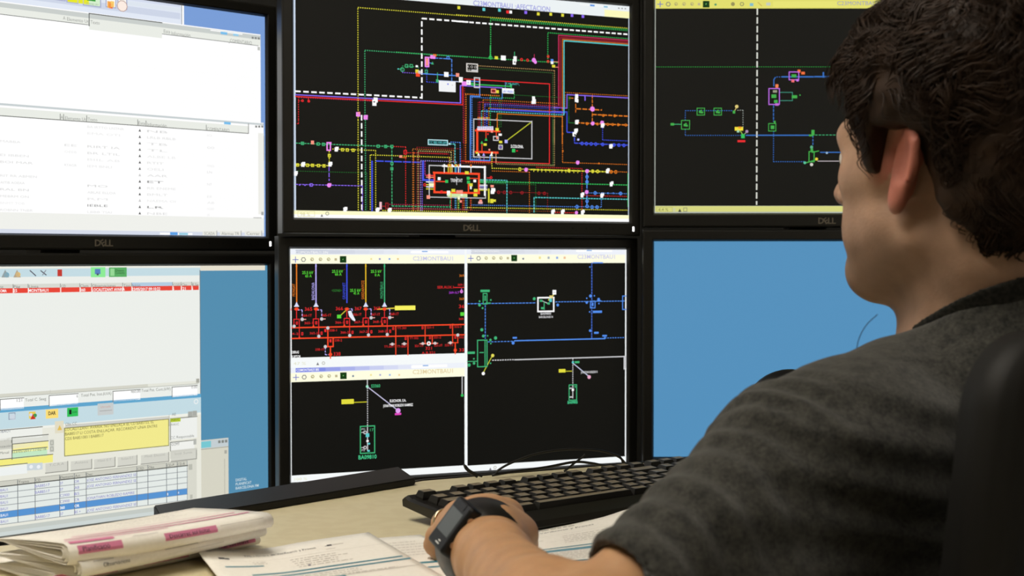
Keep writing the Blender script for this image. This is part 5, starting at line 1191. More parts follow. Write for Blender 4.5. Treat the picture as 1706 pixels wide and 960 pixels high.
boxobj('mechanism', (cxm - .07, cxm + .07, YB + .0, YB + .35, .355, .386), M_CHAIRF, ch, .006)
bm = bmesh.new(); tube(bm, [(cxm, YB + .24, .09), (cxm, YB + .24, .37)], .025, 14); obj('gas_column', bm, M_CHROME, ch, False)
for k in range(5):
    a = 2 * PI * k / 5 + .3; d = Vector((math.cos(a), math.sin(a), 0)); c = Vector((cxm, YB + .24, 0))
    bm = bmesh.new(); tube(bm, [c + d * .02 + Vector((0, 0, .10)), c + d * .15 + Vector((0, 0, .09)), c + d * .28 + Vector((0, 0, .068))], [.024, .02, .014], 8); obj('base_arm', bm, M_CHAIRF, ch, True)
    bm = bmesh.new(); s_ = Vector((-d.y, d.x, 0)); w = c + d * .28 + Vector((0, 0, .029)); tube(bm, [w - s_ * .02, w + s_ * .02], .028, 14); obj('caster', bm, M_BLACKPL, ch)
# ================================================================ the man
def A3(v): return np.array(v, dtype=np.float32)
class Field:
    """signed-distance sculpting on a grid, turned into one continuous mesh with surface nets"""
    def __init__(self, lo, hi, h):
        self.lo, self.h = A3(lo), h
        self.n = np.ceil((A3(hi) - self.lo) / h).astype(int) + 1
        self.D = np.full(self.n, .5, np.float32)
    def sub(self, lo, hi):
        a = np.clip(np.floor((A3(lo) - self.lo) / self.h).astype(int), 0, self.n); b = np.clip(np.ceil((A3(hi) - self.lo) / self.h).astype(int) + 1, 0, self.n)
        sl = tuple(slice(i, j) for i, j in zip(a, b))
        X = [(np.arange(a[k], b[k], dtype=np.float32) * self.h + self.lo[k]).reshape([-1 if m == k else 1 for m in range(3)]) for k in range(3)]
        return sl, X
    def add(self, sl, d, k):
        a = self.D[sl]
        if k > 0:
            g = np.maximum(k - np.abs(a - d), 0) / k; self.D[sl] = np.minimum(a, d) - g * g * k * .25
        else: self.D[sl] = np.minimum(a, d)
    def cut(self, sl, d, k):
        a = self.D[sl]; g = np.maximum(k - np.abs(a + d), 0) / k if k > 0 else 0
        self.D[sl] = np.maximum(a, -d) + (g * g * k * .25 if k > 0 else 0)
    def cone_d(self, X, a, b, ra, rb):
        ab = b - a; L = float(ab @ ab); P = [X[i] - a[i] for i in range(3)]
        t = np.clip((P[0] * ab[0] + P[1] * ab[1] + P[2] * ab[2]) / L, 0, 1)
        return np.sqrt((P[0] - ab[0] * t) ** 2 + (P[1] - ab[1] * t) ** 2 + (P[2] - ab[2] * t) ** 2) - (ra + (rb - ra) * t)
    def cone(self, a, b, ra, rb, k=.01, cut=False):
        a, b = A3(a), A3(b); m = max(ra, rb) + k + 4 * self.h
        sl, X = self.sub(np.minimum(a, b) - m, np.maximum(a, b) + m)
        (self.cut if cut else self.add)(sl, self.cone_d(X, a, b, ra, rb), k)
    def ell(self, c, r, axes=((1, 0, 0), (0, 1, 0), (0, 0, 1)), k=.01, cut=False):
        c, r = A3(c), A3(r); m = float(r.max()) + k + 4 * self.h
        sl, X = self.sub(c - m, c + m); P = [X[i] - c[i] for i in range(3)]
        Q = [P[0] * ax[0] + P[1] * ax[1] + P[2] * ax[2] for ax in axes]
        k0 = np.sqrt(sum((Q[i] / r[i]) ** 2 for i in range(3))); k1 = np.sqrt(sum((Q[i] / r[i] ** 2) ** 2 for i in range(3))) + 1e-6
        (self.cut if cut else self.add)(sl, k0 * (k0 - 1) / k1, k)
    def displace(self, fn, band=.02):
        idx = np.where(np.abs(self.D) < band)
        P = [idx[i].astype(np.float32) * self.h + self.lo[i] for i in range(3)]
        self.D[idx] -= fn(*P).astype(np.float32)
    def mesh(self):
        D = self.D; S = D < 0
        cs = np.zeros(tuple(self.n - 1), np.int8)
        for i in (0, 1):
            for j in (0, 1):
                for k in (0, 1): cs += S[i:D.shape[0] - 1 + i, j:D.shape[1] - 1 + j, k:D.shape[2] - 1 + k]
        I = np.argwhere((cs > 0) & (cs < 8)); cid = np.full(cs.shape, -1, np.int32); cid[I[:, 0], I[:, 1], I[:, 2]] = np.arange(len(I))
        corner = [(i, j, k) for i in (0, 1) for j in (0, 1) for k in (0, 1)]
        val = np.stack([D[I[:, 0] + c[0], I[:, 1] + c[1], I[:, 2] + c[2]] for c in corner], 1)
        acc = np.zeros((len(I), 3), np.float64); cnt = np.zeros(len(I))
        for p in range(8):
            for q in range(p + 1, 8):
                if sum(abs(corner[p][m] - corner[q][m]) for m in range(3)) != 1: continue
                m = (val[:, p] < 0) != (val[:, q] < 0); t = val[m, p] / (val[m, p] - val[m, q])
                acc[m] += A3(corner[p]) + (A3(corner[q]) - A3(corner[p])) * t[:, None]; cnt[m] += 1
        V = (I + acc / cnt[:, None]) * self.h + self.lo
        F = []
        for ax in range(3):
            u, w = (ax + 1) % 3, (ax + 2) % 3
            s0 = [slice(None)] * 3; s1 = [slice(None)] * 3; s0[ax] = slice(0, -1); s1[ax] = slice(1, None)
            E = np.argwhere(S[tuple(s0)] != S[tuple(s1)]); E = E[(E[:, u] > 0) & (E[:, w] > 0) & (E[:, u] < self.n[u] - 1) & (E[:, w] < self.n[w] - 1)]
            inside = S[tuple(E.T)]
            def c(du, dw):
                Q = E.copy(); Q[:, u] += du; Q[:, w] += dw; return cid[Q[:, 0], Q[:, 1], Q[:, 2]]
            q = np.stack([c(-1, -1), c(0, -1), c(0, 0), c(-1, 0)], 1); q[~inside] = q[~inside][:, ::-1]; F.append(q[(q >= 0).all(1)])
        return V, np.concatenate(F)

def np_mesh(name, V, F, material, parent=None, origin=(0, 0, 0), tone=None):
    me = bpy.data.meshes.new(name); V = np.asarray(V, np.float32) - A3(origin); k = F.shape[1]
    me.vertices.add(len(V)); me.vertices.foreach_set('co', V.ravel())
    me.loops.add(F.size); me.loops.foreach_set('vertex_index', F.astype(np.int32).ravel())
    me.polygons.add(len(F)); me.polygons.foreach_set('loop_start', np.arange(0, F.size, k, dtype=np.int32))
    me.update(calc_edges=True); me.validate()
    if tone is not None:
        a = me.color_attributes.new('tone', 'FLOAT_COLOR', 'POINT'); a.data.foreach_set('color', np.concatenate([tone, np.ones((len(tone), 1))], 1).astype(np.float32).ravel())
    return link_mesh(name, me, material, parent, True)
def relax(V, F, it=2, lam=.5):
    E = np.concatenate([F[:, [0, 1]], F[:, [1, 2]], F[:, [2, 3]], F[:, [3, 0]]])
    n = len(V); deg = np.bincount(E[:, 0], minlength=n) + np.bincount(E[:, 1], minlength=n)
    for _ in range(it):
        s = np.stack([np.bincount(E[:, 0], V[E[:, 1], k], n) + np.bincount(E[:, 1], V[E[:, 0], k], n) for k in range(3)], 1)
        V = V + lam * (s / np.maximum(deg, 1)[:, None] - V)
    return V
_nz = np.random.default_rng(5)
def waves(scale, n=7, stretch=(1, 1, 1)):
    K = _nz.normal(size=(n, 3)) * scale * A3(stretch); ph = _nz.random(n) * 6.28
    return lambda X, Y, Z: sum(np.sin(K[i, 0] * X + K[i, 1] * Y + K[i, 2] * Z + ph[i]) for i in range(n)) / n

# ---- frame of the head, the torso and the joints
HA = math.radians(36)
hf = A3((-math.sin(HA), math.cos(HA), 0)); hl = A3((-math.cos(HA), -math.sin(HA), 0)); hu = A3((0, 0, 1))
HC = A3(at(1601, 287, 1.08))
def hp(f, l, u): return HC + hf * f + hl * l + hu * u
TF = A3((-.515, .857, 0)); TL = A3((-.857, -.515, 0))
NB = A3(at(1652, 562, 1.10)); SL = A3(at(1294, 764, .968)); d_ = SL - NB
SR = NB + TL * (-(d_ @ TL)) + TF * (d_ @ TF) + A3((0, 0, d_[2]))
EL = A3(at(948, 1098, .80)); WR = A3(at(809, 915, 1.075))
ER = SR + TF * .10 - TL * .06 + A3((0, 0, -.20)); ER2 = ER + TF * .22 + TL * .10 + A3((0, 0, -.008))
PV = NB - TF * .03; PV[2] = .55

# ---- skin: one continuous figure
B = Field((-.14, .74, .42), (.86, 1.50, 1.24), .0026)
AX = (hf, hl, hu)
B.ell(hp(-.012, 0, .045), (.096, .073, .086), AX, 0)
B.ell(hp(.038, 0, -.026), (.052, .057, .072), AX, .03)
for s in (1, -1):
    B.cone(hp(.004, .050 * s, -.050), hp(.072, .018 * s, -.079), .016, .0175, .028)
    B.cone(hp(.056, .044 * s, -.004), hp(.030, .058 * s, .002), .021, .014, .022)
    B.cone(hp(.083, .012 * s, .036), hp(.074, .040 * s, .032), .013, .012, .02)
    B.cone(hp(.060, .034 * s, -.045), hp(.030, .048 * s, -.040), .020, .016, .02)
B.cone(hp(.066, 0, -.082), hp(.012, 0, -.092), .018, .026, .02)
B.ell(hp(.084, 0, -.078), (.018, .022, .018), AX, .02)
B.cone(hp(.090, 0, .026), hp(.113, 0, -.012), .007, .0115, .012)
for s in (1, -1): B.ell(hp(.101, .012 * s, -.016), (.010, .008, .008), AX, .008)
B.ell(hp(.089, 0, -.046), (.012, .024, .011), AX, .012)
for s in (1, -1): B.ell(hp(.104, .031 * s, .014), (.017, .017, .011), AX, .012, cut=True)
B.ell(hp(.106, 0, -.047), (.008, .022, .0022), AX, .003, cut=True)
B.cone(hp(-.034, 0, -.055), NB + TF * .0, .055, .060, .025)
B.cone(NB, NB + A3((0, 0, -.06)), .060, .07, .03)
# ears
for s in (1, -1):
    p = A3(hf * -.88 + hl * .47 * s); n3 = A3(hf * .47 + hl * .88 * s); up = hu + hf * -.27; up = up / np.linalg.norm(up); p2 = p - up * (p @ up); p2 /= np.linalg.norm(p2)
    c = hp(-.010, .079 * s, .000)
    B.ell(c + up * .010, (.0155, .0205, .0052), (p2, up, n3), .006)
    B.ell(c - up * .010 - p2 * .004, (.0125, .020, .0052), (p2, up, n3), .006)
    B.ell(c - up * .028 - p2 * .006, (.0085, .0095, .0055), (p2, up, n3), .005)
    B.cone(c + up * .012 - p2 * .010 - n3 * .006, c - up * .018 - p2 * .010 - n3 * .006, .010, .008, .008)
    B.ell(c + up * .006 - p2 * .002 + n3 * .0058, (.0125, .018, .0048), (p2, up, n3), .003, cut=True)
    B.cone(c + up * .026 - p2 * .010 + n3 * .002, c + up * .021 + p2 * .011 + n3 * .002, .0032, .0032, .003); B.cone(c + up * .021 + p2 * .011 + n3 * .002, c - up * .008 + p2 * .012 + n3 * .002, .0032, .0028, .003)
# torso inside the shirt, arms
def torso(fd, g):
    cz = NB.copy(); cz[2] -= .20
    fd.ell(cz - TF * .0, (.118 - g, .178 - g, .215 - g), (TF, TL, hu), .05)
    c2 = PV.copy(); c2[2] = .68; fd.ell(c2, (.122 - g, .170 - g, .20 - g), (TF, TL, hu), .06)
    if g == 0:
      un = NB - TF * .035; un[2] -= .045; fd.ell(un, (.075 - g, .115 - g, .085 - g), (TF, TL, hu), .03); fd.cone(NB + A3((0, 0, -.08)), NB * .45 + hp(-.034, 0, -.055) * .55, .082 - g, .0665 - g, .02)
    for S_, sg in ((SL, 1), (SR, -1)):
        def m(p):
            if sg == 1: return A3(p)
            e = A3(p) - NB; return NB + TL * (-(e @ TL)) + TF * (e @ TF) + A3((0, 0, e[2]))
        q = [(at(1612, 604, 1.085), .040), (at(1500, 648, 1.045), .035), (at(1400, 706, 1.0), .030), (at(1325, 745, .975), .030)]
        for (a, ra), (b, rb) in zip(q, q[1:]): fd.cone(m(a), m(b), ra - g, rb - g, .018)
        fd.cone(m(SL), m(at(1420, 810, 1.0)), .042 - g, .064 - g, .03)
        fd.cone(m(at(1440, 790, 1.0)), m(at(1480, 960, 1.02)), .075 - g, .085 - g, .05)
torso(B, .012)
B.cone(SL, EL, .036, .0335, .03); B.cone(SR, ER, .042, .036, .03)
md = EL * .76 + WR * .24; up_ = A3((0, 0, .002))
B.cone(EL, md + up_, .0365, .0375, .02); B.cone(md + up_, EL * .16 + WR * .84, .0375, .0275, .02); B.cone(EL * .16 + WR * .84, WR, .0272, .0272, .015)
B.cone(ER, ER2, .037, .027, .02)
# left hand: palm, four fingers curling over the sheet edge, thumb
def at3(x, y, d): return A3(at(x, y, d))
KN = [at3(846, 860, 1.165), at3(808, 856, 1.170), at3(766, 862, 1.160), at3(750, 885, 1.145)]
for K_, r0, r1 in zip(KN, (.0205, .0205, .020, .0185), (.0125, .0130, .0125, .0115)): B.cone(WR * .75 + KN[1] * .25 + (K_ - KN[1]) * .25, K_, r0, r1, .022)
B.cone(WR, WR * .4 + KN[1] * .6, .027, .022, .02)
FG = [[KN[0], at3(840, 860, 1.205), at3(838, 879, 1.222), at3(838, 900, 1.215)], [KN[1], at3(800, 858, 1.214), at3(798, 880, 1.230), at3(800, 902, 1.222)],
      [KN[2], at3(737, 872, 1.188), at3(732, 892, 1.200), at3(738, 908, 1.196)], [KN[3], at3(727, 893, 1.160), at3(722, 909, 1.166), at3(731, 922, 1.160)]]
for chain, rr in zip(FG, ((.0120, .0098, .0088, .0078), (.0122, .0100, .0090, .0080), (.0115, .0095, .0086, .0076), (.0105, .0086, .0078, .0070))):
    for i in range(3): B.cone(chain[i], chain[i + 1], rr[i], rr[i + 1], .004 if i else .008)
TH = [at3(852, 912, 1.080), at3(868, 890, 1.110), at3(874, 906, 1.128), at3(868, 922, 1.138)]
B.cone(WR * .7 + TH[1] * .3, TH[1], .018, .0125, .02); B.cone(TH[1], TH[2], .0120, .0105, .006); B.cone(TH[2], TH[3], .0105, .0085, .004)
# right hand resting on the desk, hidden by the torso
RH = ER2 + TF * .075 + TL * .02 + A3((0, 0, -.006)); B.cone(ER2, RH, .022, .016, .015)
for k in range(4):
    o_ = TL * (.027 - .018 * k); a = RH + o_; b = a + TF * .036 + A3((0, 0, -.004)); c = b + TF * .030 + A3((0, 0, -.006)); B.cone(ER2 * .3 + RH * .7 + o_ * .6, a, .014, .0105, .012); B.cone(a, b, .0098, .0088, .004); B.cone(b, c, .0086, .0074, .004)
tb = RH + TL * .045 - TF * .02; B.cone(ER2 * .5 + RH * .5, tb, .014, .0105, .012); B.cone(tb, tb + TF * .035 + TL * .008, .0105, .008, .004)
w1 = waves(160, 6)
B.displace(lambda X, Y, Z: .0006 * w1(X, Y, Z), .01)
V, F = B.mesh(); V = relax(V, F, 2, .5)
def near(p, r): return np.clip(1 - np.linalg.norm(V - A3(p), axis=1) / r, 0, 1)[:, None]
H = V - HC; hfv, hlv, huv = H @ hf, H @ hl, H @ hu
tone = np.tile(A3(lin((182, 146, 122))), (len(V), 1))
def blend(c, m):
    global tone
    tone = tone * (1 - m) + A3(lin(c)) * m
onhead = (np.linalg.norm(H, axis=1) < .17)[:, None]
blend((186, 108, 92), np.clip(near(hp(-.010, .082, .0), .045) * 2.2, 0, .85) * (np.abs(hlv) > .068)[:, None]); blend((186, 108, 92), np.clip(near(hp(-.010, -.082, .0), .045) * 2.2, 0, .85) * (np.abs(hlv) > .068)[:, None])
stub = np.clip((-.030 - huv) / .03, 0, 1) * np.clip((hfv - .000) / .03, 0, 1); blend((132, 104, 84), (stub * .55)[:, None] * onhead)
blend((176, 104, 92), (np.clip(1 - np.abs(huv + .046) / .012, 0, 1) * np.clip((hfv - .085) / .008, 0, 1) * (np.abs(hlv) < .024))[:, None])
for K_ in KN: blend((184, 116, 84), near(K_, .022) * .6)
fore = np.clip((1.02 - V[:, 2]) / .1, 0, 1)[:, None] * (V[:, 0] < .12)[:, None]; blend((194, 146, 102), fore * .8)
M_SKIN = bpy.data.materials.new('skin'); M_SKIN.use_nodes = True
nt = M_SKIN.node_tree; b_ = nt.nodes['Principled BSDF']; a_ = nt.nodes.new('ShaderNodeAttribute'); a_.attribute_name = 'tone'
tc = nt.nodes.new('ShaderNodeTexCoord'); n1 = nt.nodes.new('ShaderNodeTexNoise'); n1.inputs['Scale'].default_value = 45; n1.inputs['Detail'].default_value = 6
hs = nt.nodes.new('ShaderNodeHueSaturation'); mr = nt.nodes.new('ShaderNodeMapRange'); mr.inputs[1].default_value = .3; mr.inputs[2].default_value = .7; mr.inputs[3].default_value = .86; mr.inputs[4].default_value = 1.1
nt.links.new(tc.outputs['Object'], n1.inputs['Vector']); nt.links.new(n1.outputs['Fac'], mr.inputs[0]); nt.links.new(mr.outputs[0], hs.inputs['Value']); nt.links.new(a_.outputs['Color'], hs.inputs['Color']); nt.links.new(hs.outputs[0], b_.inputs['Base Color'])
n2 = nt.nodes.new('ShaderNodeTexNoise'); n2.inputs['Scale'].default_value = 420; bp = nt.nodes.new('ShaderNodeBump'); bp.inputs['Strength'].default_value = .25; bp.inputs['Distance'].default_value = .001
nt.links.new(tc.outputs['Object'], n2.inputs['Vector']); nt.links.new(n2.outputs['Fac'], bp.inputs['Height']); nt.links.new(bp.outputs[0], b_.inputs['Normal'])
b_.inputs['Roughness'].default_value = .52; b_.inputs['Specular IOR Level'].default_value = .35
b_.inputs['Subsurface Weight'].default_value = .12; b_.inputs['Subsurface Radius'].default_value = (.012, .005, .003); b_.inputs['Subsurface Scale'].default_value = .6
PO = (float(PV[0]), float(PV[1]), 0)
man = empty('person', PO)
tag(man, 'dark-haired man in a charcoal t-shirt seen from behind, left arm on the desk', 'person')
np_mesh('body', V, F, M_SKIN, man, PO, tone)
M_EYE = mat('eye_white', (225, 220, 212), .15); M_IRIS = mat('brown_iris', (52, 32, 20), .15)
for s in (1, -1):
    c = Vector(hp(.0800, .031 * s, .014).tolist()) - Vector(PO); bm = bmesh.new(); bmesh.ops.create_uvsphere(bm, u_segments=20, v_segments=14, radius=.0118); bm.transform(Matrix.Translation(c)); e = obj('eye', bm, M_EYE, man, True)
    bm = bmesh.new(); bmesh.ops.create_uvsphere(bm, u_segments=16, v_segments=10, radius=.0062); bm.transform(Matrix.Diagonal((1, 1, 1, 1))); bm.transform(Matrix.Translation(c + Vector((hf * .0066).tolist()))); obj('iris', bm, M_IRIS, e, True)

# ---- t-shirt
T = Field((-.02, .70, .50), (.86, 1.40, 1.10), .0036)
torso(T, 0)
T.cone(at(1330, 800, .96), at(1260, 1010, .955), .055, .080, .04); T.cone(at(1200, 900, .91), at(1180, 1020, .90), .045, .06, .04)
cl = PV.copy(); cl[2] = .60; T.ell(cl, (.135, .185, .12), (TF, TL, hu), .04)
def sleeve(S_, E2, r0, r1, r2, t1, open_r, hem=None):
    d = T.D; T.D = np.full(T.n, .5, np.float32); ax = (E2 - S_); L = np.linalg.norm(ax); u = ax / L
    H1 = S_ + ax * t1; M1 = S_ + ax * t1 * .6
    T.cone(S_, M1, r0, r1, 0); T.cone(M1, H1 + u * .09, r1, r2, .01)
    sl, X = T.sub(np.minimum(S_, H1) - .1, np.maximum(S_, H1) + .16)
    hn, hq = hem if hem else (u, H1)
    pl = (X[0] - hq[0]) * hn[0] + (X[1] - hq[1]) * hn[1] + (X[2] - hq[2]) * hn[2]
    T.cut(sl, -pl, .003)
    T.cut(sl, np.maximum(T.cone_d(X, H1 - u * .08, H1 + u * .14, open_r - .0045, open_r - .0035), -pl - .009), .003)
    e = T.D; T.D = d; g = np.maximum(.02 - np.abs(d - e), 0) / .02; T.D = np.minimum(d, e) - g * g * .02 * .25
hn_ = ua0 = (EL - SL) / np.linalg.norm(EL - SL); hn_ = ua0 * .75 + A3((-.70, 0, -.10)); hn_ /= np.linalg.norm(hn_)
sleeve(SL, EL, .042, .0385, .0470, .76, .0415, (hn_, A3(at(1014, 930, .845)))); sleeve(SR, ER, .050, .046, .048, .62, .0435)
# neck opening: cut everything above a tilted plane around the neck
nk = np.cross(TL, TF * .80 + A3((0, 0, -.35))); nk /= np.linalg.norm(nk); nk = nk if nk[2] > 0 else -nk
NC = A3(at(1655, 538, 1.095)) 
sl, X = T.sub(NC - .16, NC + .16)
pl = (X[0] - NC[0]) * nk[0] + (X[1] - NC[1]) * nk[1] + (X[2] - NC[2]) * nk[2]
T.cut(sl, np.maximum(T.cone_d(X, hp(-.024, 0, -.055), NB, .105, .085), -pl), .006)
# creases
wf = waves(26, 8, (1, 1, 2.6)); wm = waves(70, 8, (1, 1, 1.6)); wl = waves(14, 5)
ua = (EL - SL) / np.linalg.norm(EL - SL)
def gauss(X, Y, Z, c, s): return np.exp(-((X - c[0]) ** 2 + (Y - c[1]) ** 2 + (Z - c[2]) ** 2) / (2 * s * s))
cb = A3(at(1440, 770, .93)); cs_ = A3(at(1180, 820, .86)); cx_ = A3(at(1290, 660, .93))
def folds(X, Y, Z):
    r = .0016 * wf(X, Y, Z) + .0009 * wm(X, Y, Z) + .002 * wl(X, Y, Z)
    g = gauss(X, Y, Z, cb, .065); r = r + .0023 * g * np.sin((Z + .25 * X - .1 * Y) * 2 * PI / .030)
    t = (X - SL[0]) * ua[0] + (Y - SL[1]) * ua[1] + (Z - SL[2]) * ua[2]
    g2 = gauss(X, Y, Z, cs_, .07); r = r + .0022 * g2 * np.sin(t * 2 * PI / .034 + 5 * wl(X, Y, Z))
    # armhole seam: a shallow groove round the shoulder
    r = r - .0020 * np.exp(-((t - .012 + .0) / .0028) ** 2) * (np.sqrt((X - SL[0]) ** 2 + (Y - SL[1]) ** 2 + (Z - SL[2]) ** 2) < .085)
    g3 = gauss(X, Y, Z, cx_, .03); return r + .0028 * g3 * np.sin(t * 2 * PI / .022 + .6)
T.displace(folds, .02)
V2, F2 = T.mesh(); V2 = relax(V2, F2, 2, .5)
M_SHIRT = bpy.data.materials.new('charcoal_jersey'); M_SHIRT.use_nodes = True
nt = M_SHIRT.node_tree; b_ = nt.nodes['Principled BSDF']; tc = nt.nodes.new('ShaderNodeTexCoord')
n1 = nt.nodes.new('ShaderNodeTexNoise'); n1.inputs['Scale'].default_value = 420; n1.inputs['Detail'].default_value = 4
n3 = nt.nodes.new('ShaderNodeTexNoise'); n3.inputs['Scale'].default_value = 110; n3.inputs['Detail'].default_value = 6
ad = nt.nodes.new('ShaderNodeMath'); ad.operation = 'ADD'; mr = nt.nodes.new('ShaderNodeMapRange'); mr.inputs[1].default_value = .72; mr.inputs[2].default_value = 1.28
mx = nt.nodes.new('ShaderNodeMix'); mx.data_type = 'RGBA'; mx.inputs[6].default_value = lin((38, 38, 36)) + (1,); mx.inputs[7].default_value = lin((74, 73, 68)) + (1,)
for n_ in (n1, n3): nt.links.new(tc.outputs['Object'], n_.inputs['Vector'])
nt.links.new(n1.outputs['Fac'], ad.inputs[0]); nt.links.new(n3.outputs['Fac'], ad.inputs[1]); nt.links.new(ad.outputs[0], mr.inputs[0]); nt.links.new(mr.outputs[0], mx.inputs[0]); nt.links.new(mx.outputs[2], b_.inputs['Base Color'])
bp = nt.nodes.new('ShaderNodeBump'); bp.inputs['Strength'].default_value = .3; bp.inputs['Distance'].default_value = .001; nt.links.new(n1.outputs['Fac'], bp.inputs['Height']); nt.links.new(bp.outputs[0], b_.inputs['Normal'])
b_.inputs['Roughness'].default_value = .95; b_.inputs['Specular IOR Level'].default_value = .1; b_.inputs['Sheen Weight'].default_value = .25; b_.inputs['Sheen Roughness'].default_value = .5
np_mesh('t_shirt', V2, F2, M_SHIRT, man, PO)
# ribbed collar round the neck opening
Cf = Field(NC - .13, NC + .13, .0022)
sl, X = Cf.sub(NC - .13, NC + .13)
pl = (X[0] - NC[0]) * nk[0] + (X[1] - NC[1]) * nk[1] + (X[2] - NC[2]) * nk[2]
dn = Cf.cone_d(X, hp(-.024, 0, -.055), NB, .056, .063); dn = np.minimum(dn, Cf.cone_d(X, NB, NB + A3((0, 0, -.06)), .063, .075))
Cf.D = np.maximum(np.maximum(np.abs(dn - .0055) - .0032, np.abs(pl + .003) - .0085), -.5).astype(np.float32)
V3, F3 = Cf.mesh(); V3 = relax(V3, F3, 2, .5)
M_RIB = mat('charcoal_rib', (42, 42, 40), .95, spec=.1, bump=(500, .3), mottled=(300, (56, 55, 51), .4, .6))
o = np_mesh('collar', V3, F3, M_RIB, man, PO); o['label'] = 'plain ribbed collar band'
# trousers and shoes below the desk edge
Tr = Field((-.10, .85, .0), (.75, 1.72, .62), .009)
hip = PV.copy(); hip[2] = .525
Tr.ell(hip, (.13, .185, .085), (TF, TL, hu), .02)
for s in (1, -1):
    h0 = hip + TL * .09 * s + A3((0, 0, -.0)); kn = h0 + TF * .40 + TL * .06 * s; ft = kn + TF * .03 + A3((0, 0, -.44)); Tr.cone(h0, kn, .078, .06, .03); Tr.cone(kn, ft + A3((0, 0, .02)), .058, .045, .02)
Vt, Ft = Tr.mesh(); M_DENIM = mat('dark_denim', (34, 38, 48), .9, bump=(600, .2))
np_mesh('trousers', relax(Vt, Ft, 2), Ft, M_DENIM, man, PO)
for s in (1, -1):
    h0 = hip + TL * .09 * s; kn = h0 + TF * .40 + TL * .06 * s; ft = kn + TF * .03; ft[2] = .035
    Sh = Field(ft - A3((.2, .2, .035)), ft + A3((.2, .25, .1)), .006); Sh.cone(ft - TF * .04 + A3((0, 0, .005)), ft + TF * .15, .038, .033, .01); Sh.cone(ft + A3((0, 0, .03)), ft + A3((0, 0, .06)), .04, .042, .02)
    Vs, Fs = Sh.mesh(); Vs[:, 2] = np.maximum(Vs[:, 2], .001); np_mesh('shoe', Vs, Fs, M_BLACKSATIN, man, PO)

# ---- hair: a shaped mass with many loose wavy locks
hc = hp(-.014, 0, .050); hr = A3((.120, .098, .110))
lowx = [-.16, -.075, -.055, -.036, -.022, -.012, .016, .020, .032, .036, .056, .078, .14]; lowz = [-.070, -.070, -.058, -.032, -.006, .032, .034, -.004, -.006, .030, .058, .074, .080]
Hs = Field(HC - .19, HC + A3((.19, .19, .20)), .0035)
Hs.ell(hc, hr - .003, AX, 0); Hs.ell(hp(-.052, 0, -.022), (.066, .070, .056), AX, .03)
sl, X = Hs.sub(HC - .2, HC + .21); P = [X[i] - HC[i] for i in range(3)]
pf = P[0] * hf[0] + P[1] * hf[1] + P[2] * hf[2]; pu = P[2] + 0 * pf
Hs.cut(sl, (pu - np.interp(pf, lowx, lowz).astype(np.float32)) * .7, .008)
EB = hp(-.032, .108, -.004); EBR = A3((.052, .031, .046)); Hs.ell(EB, EBR, AX, .014, cut=True); Hs.ell(hp(.030, .120, -.012), (.034, .034, .052), AX, .012, cut=True)
wh = waves(75, 8); wh2 = waves(190, 6)
Hs.displace(lambda X, Y, Z: .005 * wh(X, Y, Z) + .002 * wh2(X, Y, Z), .02)
V4, F4 = Hs.mesh(); V4 = relax(V4, F4, 1)
M_HAIR = bpy.data.materials.new('dark_brown_hair'); M_HAIR.use_nodes = True
nt = M_HAIR.node_tree; b_ = nt.nodes['Principled BSDF']; tc = nt.nodes.new('ShaderNodeTexCoord'); n1 = nt.nodes.new('ShaderNodeTexNoise'); n1.inputs['Scale'].default_value = 60
mx = nt.nodes.new('ShaderNodeMix'); mx.data_type = 'RGBA'; mx.inputs[6].default_value = lin((22, 16, 12)) + (1,); mx.inputs[7].default_value = lin((64, 45, 31)) + (1,)
nt.links.new(tc.outputs['Object'], n1.inputs['Vector']); nt.links.new(n1.outputs['Fac'], mx.inputs[0]); nt.links.new(mx.outputs[2], b_.inputs['Base Color']); b_.inputs['Roughness'].default_value = .55; b_.inputs['Specular IOR Level'].default_value = .22
hair = np_mesh('hair', V4, F4, M_HAIR, man, PO)
def norm(v): return v / (np.linalg.norm(v, axis=1, keepdims=True) + 1e-9)
R_ = np.random.default_rng(11)
N = 12000; NSG = 10
roots = V4[R_.integers(0, len(V4), N * 2)]
Q = (roots - hc); ok = (np.abs((Q @ hf) / hr[0]) ** 2 + np.abs((Q @ hl) / hr[1]) ** 2 + np.abs((Q @ hu) / hr[2]) ** 2) > .55
roots = roots[ok][:N]; N = len(roots)
whorl = hp(-.085, .01, .125)
ph1 = 3.0 * waves(45, 6)(roots[:, 0], roots[:, 1], roots[:, 2])[:, None] * 2.2; ph2 = waves(60, 6)(roots[:, 0], roots[:, 1], roots[:, 2])[:, None] * 5
Ls = R_.uniform(.030, .058, (N, 1)); pos = roots.copy(); path = [pos.copy()]
wx, wy, wz = waves(34, 6), waves(34, 6), waves(34, 6); lift0 = R_.uniform(-.001, .004, (N, 1))
for j in range(1, NSG):
    q = pos - hc; nrm = norm((q @ hf)[:, None] * hf / hr[0] ** 2 + (q @ hl)[:, None] * hl / hr[1] ** 2 + (q @ hu)[:, None] * hu / hr[2] ** 2)
    flow = norm(pos - whorl) * 1.0 + A3((0, 0, -.75)) + 2.4 * np.stack([f_(pos[:, 0], pos[:, 1], pos[:, 2]) for f_ in (wx, wy, wz)], 1)
    tan = norm(flow - nrm * np.sum(flow * nrm, 1, keepdims=True)); side = np.cross(nrm, tan)
    s = j / (NSG - 1)
    stepv = tan + side * 1.15 * np.cos(ph1 + s * 7.0) + nrm * (.42 * np.sin(ph2 + s * 6.0) + .05)
    pos = pos + norm(stepv) * Ls / (NSG - 1)
    path.append(pos + nrm * lift0 * s)
P_ = np.stack(path, 1)
q = P_ - HC; qf, ql, qu = q @ hf, q @ hl, q @ hu
